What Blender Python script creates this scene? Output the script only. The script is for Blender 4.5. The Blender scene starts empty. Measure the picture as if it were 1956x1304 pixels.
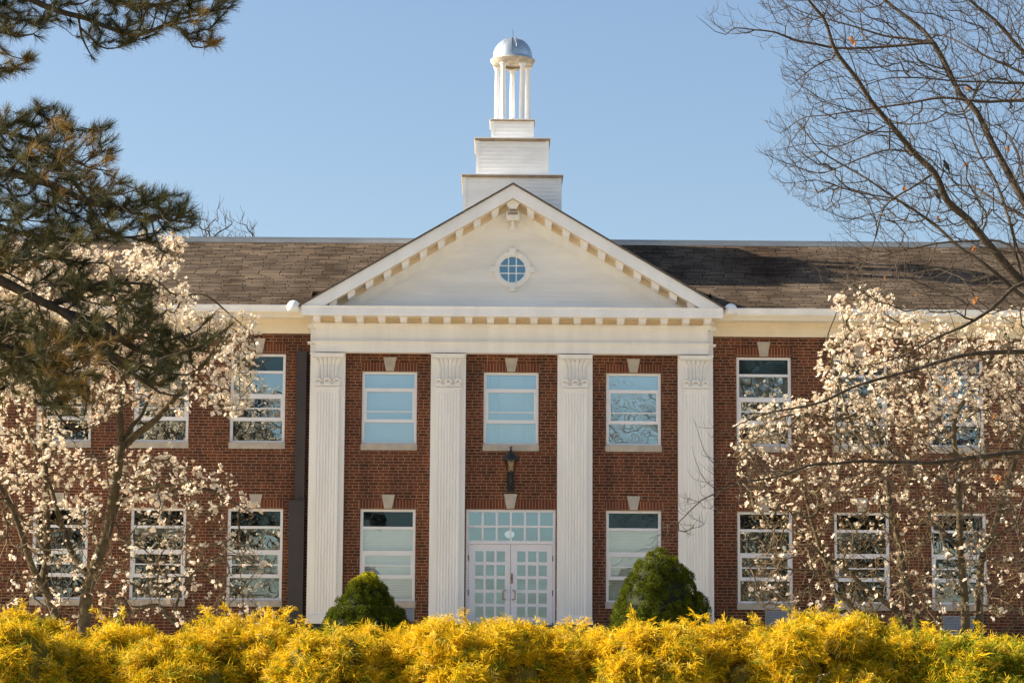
import bpy, math, random
import numpy as np
from math import radians as R, sin, cos, pi, atan2, sqrt

random.seed(7)
RNG = np.random.default_rng(11)
SC = bpy.context.scene
COL = SC.collection

# ------------------------------------------------------------------ camera
PITCH, YAW, ROLL = R(7.6), R(.5), R(.34)
CAM = np.array([-0.46, -53.0, -0.35])
FPX = 4618.0                                   # focal length in pixels of the 1956 px wide photograph (85 mm)


def rotm(ax, a):
    c, s = cos(a), sin(a)
    return np.array({'x': [[1, 0, 0], [0, c, -s], [0, s, c]], 'z': [[c, -s, 0], [s, c, 0], [0, 0, 1]]}[ax])


RM = rotm('z', -YAW) @ rotm('x', pi / 2 + PITCH) @ rotm('z', ROLL)
cd = bpy.data.cameras.new('camera')
cam = bpy.data.objects.new('camera', cd)
COL.objects.link(cam)
cd.sensor_width = 36
cd.lens = 85.0
cd.clip_end = 3000
M4 = np.eye(4)
M4[:3, :3] = RM
M4[:3, 3] = CAM
import mathutils
cam.matrix_world = mathutils.Matrix(M4.tolist())
SC.camera = cam


def at(px, py, Y):
    """point at depth Y seen at pixel (px, py) of the 1956x1304 photograph"""
    d = RM @ np.array([(px - 978) / FPX, -(py - 652) / FPX, -1.0])
    return CAM + d * (Y - CAM[1]) / d[1]


# ------------------------------------------------------------------ light
SUN_EL, SUN_AZ = R(27.5), R(5.5)               # azimuth: degrees behind the facade plane, sun on the left
w = bpy.data.worlds.new('World')
SC.world = w
w.use_nodes = True
wn = w.node_tree
sky = wn.nodes.new('ShaderNodeTexSky')
sky.sky_type = 'NISHITA'
sky.sun_disc = False
sky.sun_elevation = SUN_EL
sky.sun_rotation = -(pi / 2 - SUN_AZ)
sky.air_density = 1.0
sky.dust_density = 1.6
sky.ozone_density = 2.0
bg = wn.nodes['Background']
wn.links.new(sky.outputs[0], bg.inputs[0])
bg.inputs[1].default_value = 0.065
sd = bpy.data.lights.new('sun', 'SUN')
sd.energy = 5.0
sd.angle = R(.5)
sd.color = (1.0, .87, .69)
sun = bpy.data.objects.new('sun', sd)
COL.objects.link(sun)
to_sun = mathutils.Vector((-cos(SUN_EL) * cos(SUN_AZ), cos(SUN_EL) * sin(SUN_AZ), sin(SUN_EL)))
sun.rotation_euler = to_sun.to_track_quat('Z', 'Y').to_euler()
SC.view_settings.view_transform = 'Standard'
SC.view_settings.look = 'None'
SC.view_settings.exposure = 1.5
SC.view_settings.gamma = 1
SC.cycles.max_bounces = 8
SC.cycles.transparent_max_bounces = 16


# ------------------------------------------------------------------ materials
def new_mat(name, color, rough=.6, metal=0, spec=.4, var=.12, vscale=3.0, var2=0, bump=0, bscale=40, col_attr=False, trans=0, stretch=None):
    m = bpy.data.materials.new(name)
    m.use_nodes = True
    nt = m.node_tree
    b = nt.nodes['Principled BSDF']
    b.inputs['Roughness'].default_value = rough
    b.inputs['Metallic'].default_value = metal
    b.inputs['Specular IOR Level'].default_value = spec
    tc = nt.nodes.new('ShaderNodeTexCoord')
    if col_attr:
        src = nt.nodes.new('ShaderNodeAttribute')
        src.attribute_name = 'Col'
        cs = src.outputs['Color']
    else:
        nz = nt.nodes.new('ShaderNodeTexNoise')
        nz.inputs['Scale'].default_value = vscale
        nz.inputs['Detail'].default_value = 6
        if stretch:
            mp = nt.nodes.new('ShaderNodeMapping')
            mp.inputs['Scale'].default_value = stretch
            nt.links.new(tc.outputs['Object'], mp.inputs[0])
            nt.links.new(mp.outputs[0], nz.inputs['Vector'])
        else:
            nt.links.new(tc.outputs['Object'], nz.inputs['Vector'])
        rp = nt.nodes.new('ShaderNodeValToRGB')
        c = np.array(color)
        rp.color_ramp.elements[0].position = .3
        rp.color_ramp.elements[1].position = .7
        rp.color_ramp.elements[0].color = (*np.clip(c * (1 - var), 0, 1), 1)
        rp.color_ramp.elements[1].color = (*np.clip(c * (1 + var), 0, 1), 1)
        nt.links.new(nz.outputs['Fac'], rp.inputs['Fac'])
        cs = rp.outputs['Color']
    nt.links.new(cs, b.inputs['Base Color'])
    if bump:
        n2 = nt.nodes.new('ShaderNodeTexNoise')
        n2.inputs['Scale'].default_value = bscale
        nt.links.new(tc.outputs['Object'], n2.inputs['Vector'])
        bp = nt.nodes.new('ShaderNodeBump')
        bp.inputs['Strength'].default_value = bump
        bp.inputs['Distance'].default_value = .02
        nt.links.new(n2.outputs['Fac'], bp.inputs['Height'])
        nt.links.new(bp.outputs['Normal'], b.inputs['Normal'])
    if trans:
        tr = nt.nodes.new('ShaderNodeBsdfTranslucent')
        nt.links.new(cs, tr.inputs['Color'])
        mx = nt.nodes.new('ShaderNodeMixShader')
        mx.inputs[0].default_value = trans
        out = nt.nodes['Material Output']
        nt.links.new(b.outputs[0], mx.inputs[1])
        nt.links.new(tr.outputs[0], mx.inputs[2])
        nt.links.new(mx.outputs[0], out.inputs['Surface'])
    return m


def brick_mat(name, c1, c2, mortar, bw, rh, ms, swap='xz', vsc=1.0, stain=.25, squash=1.0, sq_f=2, bump=.5, off=.5, rough=.85, patch=None, streak=False):
    m = bpy.data.materials.new(name)
    m.use_nodes = True
    nt = m.node_tree
    N = nt.nodes.new
    L = nt.links.new
    b = nt.nodes['Principled BSDF']
    b.inputs['Roughness'].default_value = rough
    b.inputs['Specular IOR Level'].default_value = .25 if patch is None else .04
    tc = N('ShaderNodeTexCoord')
    sp = N('ShaderNodeSeparateXYZ')
    L(tc.outputs['Object'], sp.inputs[0])
    cb = N('ShaderNodeCombineXYZ')
    mu = N('ShaderNodeMath')
    mu.operation = 'MULTIPLY'
    mu.inputs[1].default_value = vsc
    ax = {'x': 0, 'y': 1, 'z': 2}
    if patch is None:
        L(sp.outputs[ax[swap[0]]], cb.inputs[0])
    else:
        dv = N('ShaderNodeMath'); dv.operation = 'DIVIDE'; dv.inputs[1].default_value = rh
        L(mu.outputs[0], dv.inputs[0])
        flr = N('ShaderNodeMath'); flr.operation = 'FLOOR'
        L(dv.outputs[0], flr.inputs[0])
        wnz = N('ShaderNodeTexWhiteNoise'); wnz.noise_dimensions = '1D'
        L(flr.outputs[0], wnz.inputs['W'])
        sc_ = N('ShaderNodeMath'); sc_.operation = 'MULTIPLY_ADD'; sc_.inputs[1].default_value = bw
        L(wnz.outputs['Value'], sc_.inputs[0])
        L(sp.outputs[ax[swap[0]]], sc_.inputs[2])
        L(sc_.outputs[0], cb.inputs[0])
    L(sp.outputs[ax[swap[1]]], mu.inputs[0])
    L(mu.outputs[0], cb.inputs[1])
    bt = N('ShaderNodeTexBrick')
    bt.inputs['Scale'].default_value = 1
    bt.inputs['Brick Width'].default_value = bw
    bt.inputs['Row Height'].default_value = rh
    bt.inputs['Mortar Size'].default_value = ms
    bt.inputs['Mortar Smooth'].default_value = .15
    bt.inputs['Bias'].default_value = 0
    bt.offset = off
    bt.squash = squash
    bt.squash_frequency = sq_f
    bt.inputs['Color1'].default_value = (*c1, 1)
    bt.inputs['Color2'].default_value = (*c2, 1)
    bt.inputs['Mortar'].default_value = (*mortar, 1)
    L(cb.outputs[0], bt.inputs['Vector'])
    nz = N('ShaderNodeTexNoise')
    nz.inputs['Scale'].default_value = .9
    nz.inputs['Detail'].default_value = 9
    nz.inputs['Roughness'].default_value = .62
    L(tc.outputs['Object'], nz.inputs['Vector'])
    rp = N('ShaderNodeValToRGB')
    rp.color_ramp.elements[0].position = .33
    rp.color_ramp.elements[1].position = .67
    lo = 1 - stain
    rp.color_ramp.elements[0].color = (lo, lo, lo, 1)
    rp.color_ramp.elements[1].color = (1, 1, 1, 1)
    L(nz.outputs['Fac'], rp.inputs['Fac'])
    mx = N('ShaderNodeMix')
    mx.data_type = 'RGBA'
    mx.blend_type = 'MULTIPLY'
    mx.inputs[0].default_value = 1
    L(bt.outputs['Color'], mx.inputs[6])
    L(rp.outputs['Color'], mx.inputs[7])
    res = mx.outputs[2]
    if patch is None:
        n5 = N('ShaderNodeTexNoise')
        n5.inputs['Scale'].default_value = 1
        n5.inputs['Detail'].default_value = 5
        mp5 = N('ShaderNodeMapping')
        mp5.inputs['Scale'].default_value = (3.0, 3.0, .55)
        L(tc.outputs['Object'], mp5.inputs[0])
        L(mp5.outputs[0], n5.inputs['Vector'])
        r5 = N('ShaderNodeValToRGB')
        r5.color_ramp.elements[0].position = .35
        r5.color_ramp.elements[1].position = .62
        r5.color_ramp.elements[0].color = (.72, .74, .78, 1)
        r5.color_ramp.elements[1].color = (1.12, 1.08, 1.02, 1)
        L(n5.outputs['Fac'], r5.inputs['Fac'])
        m5 = N('ShaderNodeMix')
        m5.data_type = 'RGBA'
        m5.blend_type = 'MULTIPLY'
        m5.inputs[0].default_value = 1
        L(res, m5.inputs[6])
        L(r5.outputs['Color'], m5.inputs[7])
        res = m5.outputs[2]
    if patch is not None:
        n3 = N('ShaderNodeTexNoise')
        n3.inputs['Scale'].default_value = .55
        n3.inputs['Detail'].default_value = 4
        mp = N('ShaderNodeMapping')
        mp.inputs['Scale'].default_value = (1.0, .35, .35)
        mp.inputs['Location'].default_value = (3.1, 0, 0)
        L(tc.outputs['Object'], mp.inputs[0])
        L(mp.outputs[0], n3.inputs['Vector'])
        r3 = N('ShaderNodeValToRGB')
        r3.color_ramp.elements[0].position = .47
        r3.color_ramp.elements[1].position = .66
        r3.color_ramp.elements[0].color = (0, 0, 0, 1)
        r3.color_ramp.elements[1].color = (.8, .8, .8, 1)
        L(n3.outputs['Fac'], r3.inputs['Fac'])
        m3 = N('ShaderNodeMix')
        m3.data_type = 'RGBA'
        m3.blend_type = 'MULTIPLY'
        L(r3.outputs['Color'], m3.inputs[0])
        L(res, m3.inputs[6])
        m3.inputs[7].default_value = (*patch, 1)
        res = m3.outputs[2]
        n4 = N('ShaderNodeTexNoise')
        n4.inputs['Scale'].default_value = 1
        n4.inputs['Detail'].default_value = 3
        mp4 = N('ShaderNodeMapping')
        mp4.inputs['Scale'].default_value = (2.2, 9, 9)
        L(tc.outputs['Object'], mp4.inputs[0])
        L(mp4.outputs[0], n4.inputs['Vector'])
        r4 = N('ShaderNodeValToRGB')
        r4.color_ramp.elements[0].position = .3
        r4.color_ramp.elements[1].position = .7
        r4.color_ramp.elements[0].color = (.70, .70, .71, 1)
        r4.color_ramp.elements[1].color = (1.2, 1.18, 1.15, 1)
        L(n4.outputs['Fac'], r4.inputs['Fac'])
        m4 = N('ShaderNodeMix')
        m4.data_type = 'RGBA'
        m4.blend_type = 'MULTIPLY'
        m4.inputs[0].default_value = 1
        L(res, m4.inputs[6])
        L(r4.outputs['Color'], m4.inputs[7])
        res = m4.outputs[2]
    L(res, b.inputs['Base Color'])
    bp = N('ShaderNodeBump')
    bp.inputs['Strength'].default_value = bump
    bp.inputs['Distance'].default_value = .01
    bp.invert = True
    L(bt.outputs['Fac'], bp.inputs['Height'])
    L(bp.outputs['Normal'], b.inputs['Normal'])
    return m


def glass_mat(name, refl, tint, rough=.0, through=(.6, .75, .78)):
    """window glass: part mirror, part see-through, slightly wavy"""
    m = bpy.data.materials.new(name)
    m.use_nodes = True
    nt = m.node_tree
    for n in list(nt.nodes):
        if n.type == 'BSDF_PRINCIPLED':
            nt.nodes.remove(n)
    N = nt.nodes.new
    L = nt.links.new
    out = nt.nodes['Material Output']
    gl = N('ShaderNodeBsdfGlossy')
    gl.inputs['Roughness'].default_value = rough
    gl.inputs['Color'].default_value = (*tint, 1)
    tr = N('ShaderNodeBsdfTransparent')
    tr.inputs['Color'].default_value = (*through, 1)
    mx = N('ShaderNodeMixShader')
    mx.inputs[0].default_value = refl
    tc = N('ShaderNodeTexCoord')
    nz = N('ShaderNodeTexNoise')
    nz.inputs['Scale'].default_value = 2.2
    nz.inputs['Detail'].default_value = 1
    L(tc.outputs['Object'], nz.inputs['Vector'])
    bp = N('ShaderNodeBump')
    bp.inputs['Strength'].default_value = .12
    bp.inputs['Distance'].default_value = .02
    L(nz.outputs['Fac'], bp.inputs['Height'])
    L(bp.outputs['Normal'], gl.inputs['Normal'])
    L(tr.outputs[0], mx.inputs[1])
    L(gl.outputs[0], mx.inputs[2])
    L(mx.outputs[0], out.inputs['Surface'])
    return m


def emit_mat(name, color, strength):
    m = bpy.data.materials.new(name)
    m.use_nodes = True
    b = m.node_tree.nodes['Principled BSDF']
    b.inputs['Base Color'].default_value = (*color, 1)
    b.inputs['Emission Color'].default_value = (*color, 1)
    b.inputs['Emission Strength'].default_value = strength
    return m


MORTAR = (.36, .24, .15)
M = dict(
    edge=new_mat('weathered_edge', (.13, .10, .08), rough=.8, var=.3, vscale=6),
    recess=new_mat('cream_paint_bounce_tint', (.74, .61, .43), rough=.6, var=.06, vscale=2.5),  # cream paint with warm bounce and recess shade mixed into the colour
    brick=brick_mat('brick', (.190, .056, .026), (.088, .031, .017), MORTAR, .2155, .0677, .0062, squash=.62, sq_f=3, stain=.28),
    soldier=brick_mat('soldier_brick', (.20, .055, .027), (.14, .042, .022), MORTAR, .2155, .0677, .0062, swap='zx', off=0, stain=.2),
    slate=brick_mat('roof_shingles', (.215, .165, .120), (.105, .080, .060), (.022, .017, .013), .48, .093, .0105, swap='xy', vsc=1.157, stain=.42,
                    bump=1.0, patch=(.42, .36, .32)),
    slate_side=brick_mat('gable_shingles', (.36, .34, .31), (.28, .26, .24), (.10, .09, .08), .40, .093, .012, swap='yx', vsc=1.16, stain=.42, bump=1.0),
    cream=new_mat('cream_paint', (.86, .835, .79), rough=.55, var=.05, vscale=2.2, bump=.08, bscale=30, stretch=(2.2, 1, .35)),
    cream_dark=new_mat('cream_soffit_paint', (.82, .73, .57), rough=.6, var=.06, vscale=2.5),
    white=new_mat('white_paint', (.87, .865, .855), rough=.5, var=.06, vscale=2.0, bump=.05, stretch=(1.5, 1, .5)),
    siding=new_mat('white_siding', (.87, .87, .86), rough=.55, var=.075, vscale=1.8, stretch=(1, 1, 2.5)),
    tympanum=new_mat('cream_siding', (.86, .83, .775), rough=.55, var=.07, vscale=1.3, stretch=(.6, 1, 3)),
    door=new_mat('door_paint', (.80, .78, .80), rough=.4, var=.02),
    alu=new_mat('window_aluminium', (.80, .79, .80), rough=.4, var=.03),
    stone=new_mat('limestone', (.47, .41, .33), rough=.85, var=.14, vscale=5, bump=.25),
    trim_brown=new_mat('weathered_trim', (.33, .25, .17), rough=.8, var=.25, vscale=6),
    duct=new_mat('brown_metal', (.052, .042, .040), rough=.5, var=.15, vscale=1.0),
    black=new_mat('black_iron', (.010, .013, .014), rough=.45, var=.2, spec=.5),
    brass=new_mat('brass', (.30, .21, .11), rough=.35, metal=1, var=.2),
    metal=new_mat('flashing_metal', (.34, .36, .37), rough=.5, metal=.3, var=.1, vscale=.7),
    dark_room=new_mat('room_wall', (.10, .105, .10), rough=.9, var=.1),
    blind=new_mat('window_blind', (.82, .84, .85), rough=.7, var=.04),
    curtain=new_mat('curtain_cloth', (.72, .72, .70), rough=.85, var=.05),
    glass=glass_mat('window_glass', .50, (.60, .82, .93), through=(.92, .95, .97)),
    glass_low=glass_mat('ground_floor_glass', .60, (.84, .95, 1.0), through=(.9, .93, .95)),
    glass_shop=glass_mat('blinded_glass', .38, (.85, .96, 1.0), through=(.95, .97, 1.0)),
    glass_wing=glass_mat('wing_glass', .46, (.74, .88, .95), through=(.4, .48, .5)),
    glass_door=glass_mat('door_glass', .50, (.66, .86, 1.0), through=(.8, .86, .9)),
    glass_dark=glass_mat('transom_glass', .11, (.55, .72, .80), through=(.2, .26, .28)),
    glass_lamp=glass_mat('lamp_glass', .12, (.9, .85, .7), rough=.2, through=(.85, .75, .55)),
    stone_dark=new_mat('dark_stone', (.045, .042, .035), rough=.9, var=.3, vscale=8, bump=.4),
    lawn=new_mat('lawn', (.36, .30, .17), rough=.95, var=.3, vscale=.8, bump=.6, bscale=20),
    path=new_mat('pale_paving', (.64, .60, .54), rough=.9, var=.1, vscale=1.5, bump=.2),
    lit=emit_mat('lamp_tube', (1.0, .86, .55), 1.6),
)

# zinc dome
dm = bpy.data.materials.new('dome_metal')
dm.use_nodes = True
_b = dm.node_tree.nodes['Principled BSDF']
_n = dm.node_tree.nodes.new('ShaderNodeTexNoise')
_n.inputs['Scale'].default_value = 3
_n.inputs['Detail'].default_value = 5
_r = dm.node_tree.nodes.new('ShaderNodeValToRGB')
_r.color_ramp.elements[0].color = (.36, .44, .48, 1)
_r.color_ramp.elements[1].color = (.62, .68, .72, 1)
_t = dm.node_tree.nodes.new('ShaderNodeTexCoord')
dm.node_tree.links.new(_t.outputs['Object'], _n.inputs['Vector'])
dm.node_tree.links.new(_n.outputs['Fac'], _r.inputs['Fac'])
dm.node_tree.links.new(_r.outputs['Color'], _b.inputs['Base Color'])
_b.inputs['Metallic'].default_value = .75
_b.inputs['Roughness'].default_value = .36
M['dome'] = dm


def tree_mats():
    M['bark_dark'] = new_mat('dark_bark', (.058, .045, .032), rough=.95, var=.35, vscale=9, bump=.6, bscale=30)
    M['bark_grey'] = new_mat('grey_bark', (.135, .092, .050), rough=.95, var=.4, vscale=7, bump=.5, bscale=30)
    M['bark_moss'] = new_mat('mossy_bark', (.075, .056, .028), rough=.95, var=.45, vscale=8, bump=.5, bscale=30)
    M['needle'] = new_mat('pine_needles', (.1, .1, .1), rough=.6, spec=.15, col_attr=True, trans=.25)
    M['petal'] = new_mat('magnolia_petals', (.8, .8, .8), rough=.6, col_attr=True, trans=.32)
    M['cypress'] = new_mat('cypress_foliage', (.5, .4, .02), rough=.7, spec=.15, col_attr=True, trans=.34)
    M['spruce'] = new_mat('spruce_foliage', (.05, .08, .02), rough=.8, spec=.08, col_attr=True, trans=.2)
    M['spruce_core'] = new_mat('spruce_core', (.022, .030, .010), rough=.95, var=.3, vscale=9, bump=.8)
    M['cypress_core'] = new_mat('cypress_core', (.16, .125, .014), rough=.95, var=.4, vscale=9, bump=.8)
    M['dead_leaf'] = new_mat('dead_leaf', (.44, .18, .045), rough=.7, var=.35, vscale=9, trans=.35)
    M['feather'] = new_mat('black_feathers', (.010, .011, .015), rough=.45, var=.3, vscale=40, spec=.5)
    M['beak'] = new_mat('beak', (.06, .05, .03), rough=.4)


tree_mats()


# ------------------------------------------------------------------ object helpers
def tag(o, label=None, cat=None, group=None, kind=None):
    if label: o['label'] = label
    if cat: o['category'] = cat
    if group: o['group'] = group
    if kind: o['kind'] = kind
    return o


def empty(name, loc, label, cat, group=None):
    o = bpy.data.objects.new(name, None)
    COL.objects.link(o)
    o.location = loc
    o.empty_display_size = .3
    return tag(o, label, cat, group)


class MB:
    def __init__(s):
        s.v = []
        s.f = []
        s.m = []
        s.sm = []

    def add(s, vs, fs, mi=0, smooth=False):
        o = len(s.v)
        s.v.extend([tuple(map(float, p)) for p in vs])
        for f in fs:
            s.f.append(tuple(i + o for i in f))
            s.m.append(mi)
            s.sm.append(smooth)
        return s

    def box(s, x0, x1, y0, y1, z0, z1, mi=0):
        return s.add([(x, y, z) for x in (x0, x1) for y in (y0, y1) for z in (z0, z1)],
                     [(0, 1, 3, 2), (4, 6, 7, 5), (0, 4, 5, 1), (2, 3, 7, 6), (0, 2, 6, 4), (1, 5, 7, 3)], mi)

    def prism(s, poly, y0, y1, mi=0):
        """poly in (x, z), extruded along y"""
        n = len(poly)
        vs = [(x, y0, z) for x, z in poly] + [(x, y1, z) for x, z in poly]
        fs = [tuple(range(n)), tuple(range(2 * n - 1, n - 1, -1))] + [(i, i + n, (i + 1) % n + n, (i + 1) % n) for i in range(n)]
        return s.add(vs, fs, mi)

    def profx(s, poly, x0, x1, mi=0, caps=True):
        """poly in (y, z), extruded along x"""
        n = len(poly)
        vs = [(x0, y, z) for y, z in poly] + [(x1, y, z) for y, z in poly]
        fs = [(i, (i + 1) % n, (i + 1) % n + n, i + n) for i in range(n)]
        if caps: fs += [tuple(range(n)), tuple(range(2 * n - 1, n - 1, -1))]
        return s.add(vs, fs, mi)

    def profz(s, poly, z0, z1, mi=0):
        n = len(poly)
        vs = [(x, y, z0) for x, y in poly] + [(x, y, z1) for x, y in poly]
        fs = [(i, (i + 1) % n, (i + 1) % n + n, i + n) for i in range(n)] + [tuple(range(n)), tuple(range(2 * n - 1, n - 1, -1))]
        return s.add(vs, fs, mi)

    def lathe(s, prof, cx, cy, n=24, mi=0, smooth=True, a0=0, a1=2 * pi):
        """prof list of (r, z)"""
        full = abs(a1 - a0 - 2 * pi) < 1e-6
        k = n if full else n + 1
        vs = []
        for r, z in prof:
            for i in range(k):
                a = a0 + (a1 - a0) * i / n
                vs.append((cx + r * cos(a), cy + r * sin(a), z))
        fs = []
        for j in range(len(prof) - 1):
            for i in range(n):
                i2 = (i + 1) % k
                fs.append((j * k + i, j * k + i2, (j + 1) * k + i2, (j + 1) * k + i))
        return s.add(vs, fs, mi, smooth)

    def tube(s, pts, rad, n=6, mi=0, cap=True):
        pts = np.asarray(pts, float)
        rad = np.broadcast_to(np.asarray(rad, float), (len(pts),))
        V, Fc = tube_arrays(pts, rad, n)
        s.add(V, Fc, mi, True)
        if cap:
            o = len(s.v)
            s.f.append(tuple(range(o - n, o)))
            s.m.append(mi)
            s.sm.append(False)
        return s

    def build(s, name, mats, parent=None, label=None):
        me = bpy.data.meshes.new(name)
        me.from_pydata(s.v, [], s.f)
        if not isinstance(mats, (list, tuple)): mats = [mats]
        for m in mats: me.materials.append(m)
        me.polygons.foreach_set('material_index', s.m)
        me.polygons.foreach_set('use_smooth', s.sm)
        import bmesh
        bm = bmesh.new()
        bm.from_mesh(me)
        bmesh.ops.recalc_face_normals(bm, faces=bm.faces)
        bm.to_mesh(me)
        bm.free()
        me.update()
        o = bpy.data.objects.new(name, me)
        COL.objects.link(o)
        put(o, parent)
        if label: o['label'] = label
        return o


def wloc(o):
    p = mathutils.Vector((0, 0, 0))
    while o is not None:
        p += o.location
        o = o.parent
    return p


def put(o, parent):
    """geometry is written in world coordinates; keep it there under its parent"""
    if parent is not None:
        o.parent = parent
        o.location = -wloc(parent)
    return o


def raw_mesh(name, V, Fq, mat, parent=None, col=None, smooth=False, k=None):
    """V (n,3), Fq (m,k) faces of equal size"""
    V = np.asarray(V, np.float32)
    Fq = np.asarray(Fq, np.int32)
    me = bpy.data.meshes.new(name)
    me.vertices.add(len(V))
    me.vertices.foreach_set('co', V.ravel())
    m, k = Fq.shape
    me.loops.add(m * k)
    me.loops.foreach_set('vertex_index', Fq.ravel())
    me.polygons.add(m)
    me.polygons.foreach_set('loop_start', np.arange(0, m * k, k, dtype=np.int32))
    me.polygons.foreach_set('loop_total', np.full(m, k, np.int32))
    me.polygons.foreach_set('use_smooth', np.full(m, smooth, bool))
    me.materials.append(mat)
    if col is not None:
        ca = me.color_attributes.new('Col', 'FLOAT_COLOR', 'POINT')
        c4 = np.ones((len(V), 4), np.float32)
        c4[:, :3] = col
        ca.data.foreach_set('color', c4.ravel())
    me.update(calc_edges=True)
    me.validate()
    o = bpy.data.objects.new(name, me)
    COL.objects.link(o)
    return put(o, parent)


def unit(a):
    a = np.asarray(a, float)
    return a / np.maximum(np.linalg.norm(a, axis=-1, keepdims=True), 1e-9)


def tube_arrays(pts, rad, n):
    t = np.gradient(pts, axis=0)
    t = unit(t)
    ref = np.array([0, 0, 1.0]) if abs(t[0][2]) < .8 else np.array([1.0, 0, 0])
    u = unit(np.cross(t[0], ref))
    U = [u]
    for i in range(1, len(pts)):
        u = u - t[i] * np.dot(u, t[i])
        u = unit(u)
        U.append(u)
    U = np.array(U)
    Wv = np.cross(t, U)
    a = np.arange(n) * 2 * pi / n
    V = pts[:, None, :] + rad[:, None, None] * (U[:, None, :] * np.cos(a)[None, :, None] + Wv[:, None, :] * np.sin(a)[None, :, None])
    k = len(pts)
    i = np.arange(k - 1)[:, None] * n
    j = np.arange(n)[None, :]
    j2 = (j + 1) % n
    Fc = np.stack([i + j, i + j2, i + n + j2, i + n + j], -1).reshape(-1, 4)
    return V.reshape(-1, 3), Fc


# ================================================================== SETTING
def ground_z(x, y):
    t = np.clip((-np.asarray(y, float) - 4) / 49.0, 0, 1)
    return -1.95 * t - .012 * np.asarray(x) * 0


def make_ground():
    xs = np.concatenate([[-900, -300, -120], np.linspace(-60, 60, 61), [120, 300, 900]])
    ys = np.concatenate([[-900, -300, -120], np.linspace(-60, 40, 51), [120, 300, 900]])
    X, Y = np.meshgrid(xs, ys)
    Z = ground_z(X, Y) + .03 * np.sin(X * .7) * np.sin(Y * .5) - .04
    V = np.stack([X, Y, Z], -1).reshape(-1, 3)
    nx = len(xs)
    i = np.arange(len(ys) - 1)[:, None] * nx
    j = np.arange(nx - 1)[None, :]
    Fq = np.stack([i + j, i + j + 1, i + nx + j + 1, i + nx + j], -1).reshape(-1, 4)
    g = raw_mesh('ground', V, Fq, M['lawn'], smooth=True)
    tag(g, kind='structure')
    ys = np.linspace(-10.8, -3.2, 20)  # added paving out of view, bounces sunlight up onto the facade
    V = []
    for y in ys:
        for x in np.linspace(-34, 34, 15): V.append((x, y, float(ground_z(x, y)) + .03))
    i = np.arange(len(ys) - 1)[:, None] * 15
    j = np.arange(14)[None, :]
    Fq = np.stack([i + j, i + j + 1, i + 15 + j + 1, i + 15 + j], -1).reshape(-1, 4)
    tag(raw_mesh('bounce_pavement', V, Fq, M['path'], smooth=True), kind='structure')


make_ground()

# ================================================================== BUILDING
bld = empty('brick_building', (0, 0, 0), 'two-storey red brick hall with cream columned portico, pediment and white cupola', 'building')
PW, WW = 0.0, 0.10          # portico wall plane, wing wall plane
WX = 14.6                   # half length of the building that the photograph can see, with a margin


def wall_mesh(mb, x0, x1, z0, z1, y, holes, reveal=.16):
    xs = sorted({x0, x1, *[h[0] for h in holes], *[h[1] for h in holes]})
    zs = sorted({z0, z1, *[h[2] for h in holes], *[h[3] for h in holes]})
    for a, b in zip(xs, xs[1:]):
        for c, d in zip(zs, zs[1:]):
            mx, mz = (a + b) / 2, (c + d) / 2
            if any(h[0] < mx < h[1] and h[2] < mz < h[3] for h in holes): continue
            mb.add([(a, y, c), (b, y, c), (b, y, d), (a, y, d)], [(0, 1, 2, 3)])
    for a, b, c, d in holes:
        yb = y + reveal
        mb.add([(a, y, c), (a, yb, c), (a, yb, d), (a, y, d)], [(0, 1, 2, 3)])
        mb.add([(b, y, c), (b, yb, c), (b, yb, d), (b, y, d)], [(0, 1, 2, 3)])
        mb.add([(a, y, c), (b, y, c), (b, yb, c), (a, yb, c)], [(0, 1, 2, 3)])
        mb.add([(a, y, d), (b, y, d), (b, yb, d), (a, yb, d)], [(0, 1, 2, 3)])


HW = .605
wins = []      # (xc, z0, z1, wall_y, type)
for xc in (-2.69, -.01, 2.69): wins.append((xc, 4.43, 6.03, PW, 'upper_portico'))
for xc in (-2.69, 2.69): wins.append((xc, 1.0, 3.0, PW, 'lower_portico'))
for xc in (5.58, 7.71, 9.84, 11.97, -5.60, -7.72, -9.86, -11.98):
    wins.append((xc, 4.45, 6.42, WW, 'upper_wing'))
    wins.append((xc, 1.0, 3.0, WW, 'lower_wing'))
VENTS = [(-2.45, .57, .87, PW, .36), (5.95, .40, .85, WW, .38), (9.9, .30, .76, WW, .44)]


def hole(w): return (w[0] - HW, w[0] + HW, w[1], w[2])


mb = MB()
DOOR = (-.98, .98, .13, 3.01)
wall_mesh(mb, -4.42, 4.42, 0, 6.5, PW, [hole(w) for w in wins if w[3] == PW] + [DOOR])
wall_mesh(mb, 4.42, WX, 0, 7.2, WW, [hole(w) for w in wins if w[3] == WW and w[0] > 0])
wall_mesh(mb, -WX, -4.42, 0, 7.2, WW, [hole(w) for w in wins if w[3] == WW and w[0] < 0])
for s in (-1, 1):
    mb.add([(s * WX, WW, 0), (s * WX, 9.6, 0), (s * WX, 9.6, 7.2), (s * WX, WW, 7.2)], [(0, 1, 2, 3)])
    mb.add([(s * 4.42, PW, 0), (s * 4.42, WW, 0), (s * 4.42, WW, 6.5), (s * 4.42, PW, 6.5)], [(0, 1, 2, 3)])
mb.add([(-WX, 9.6, 0), (WX, 9.6, 0), (WX, 9.6, 7.2), (-WX, 9.6, 7.2)], [(0, 1, 2, 3)])
mb.build('wall', M['brick'], bld)

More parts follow.
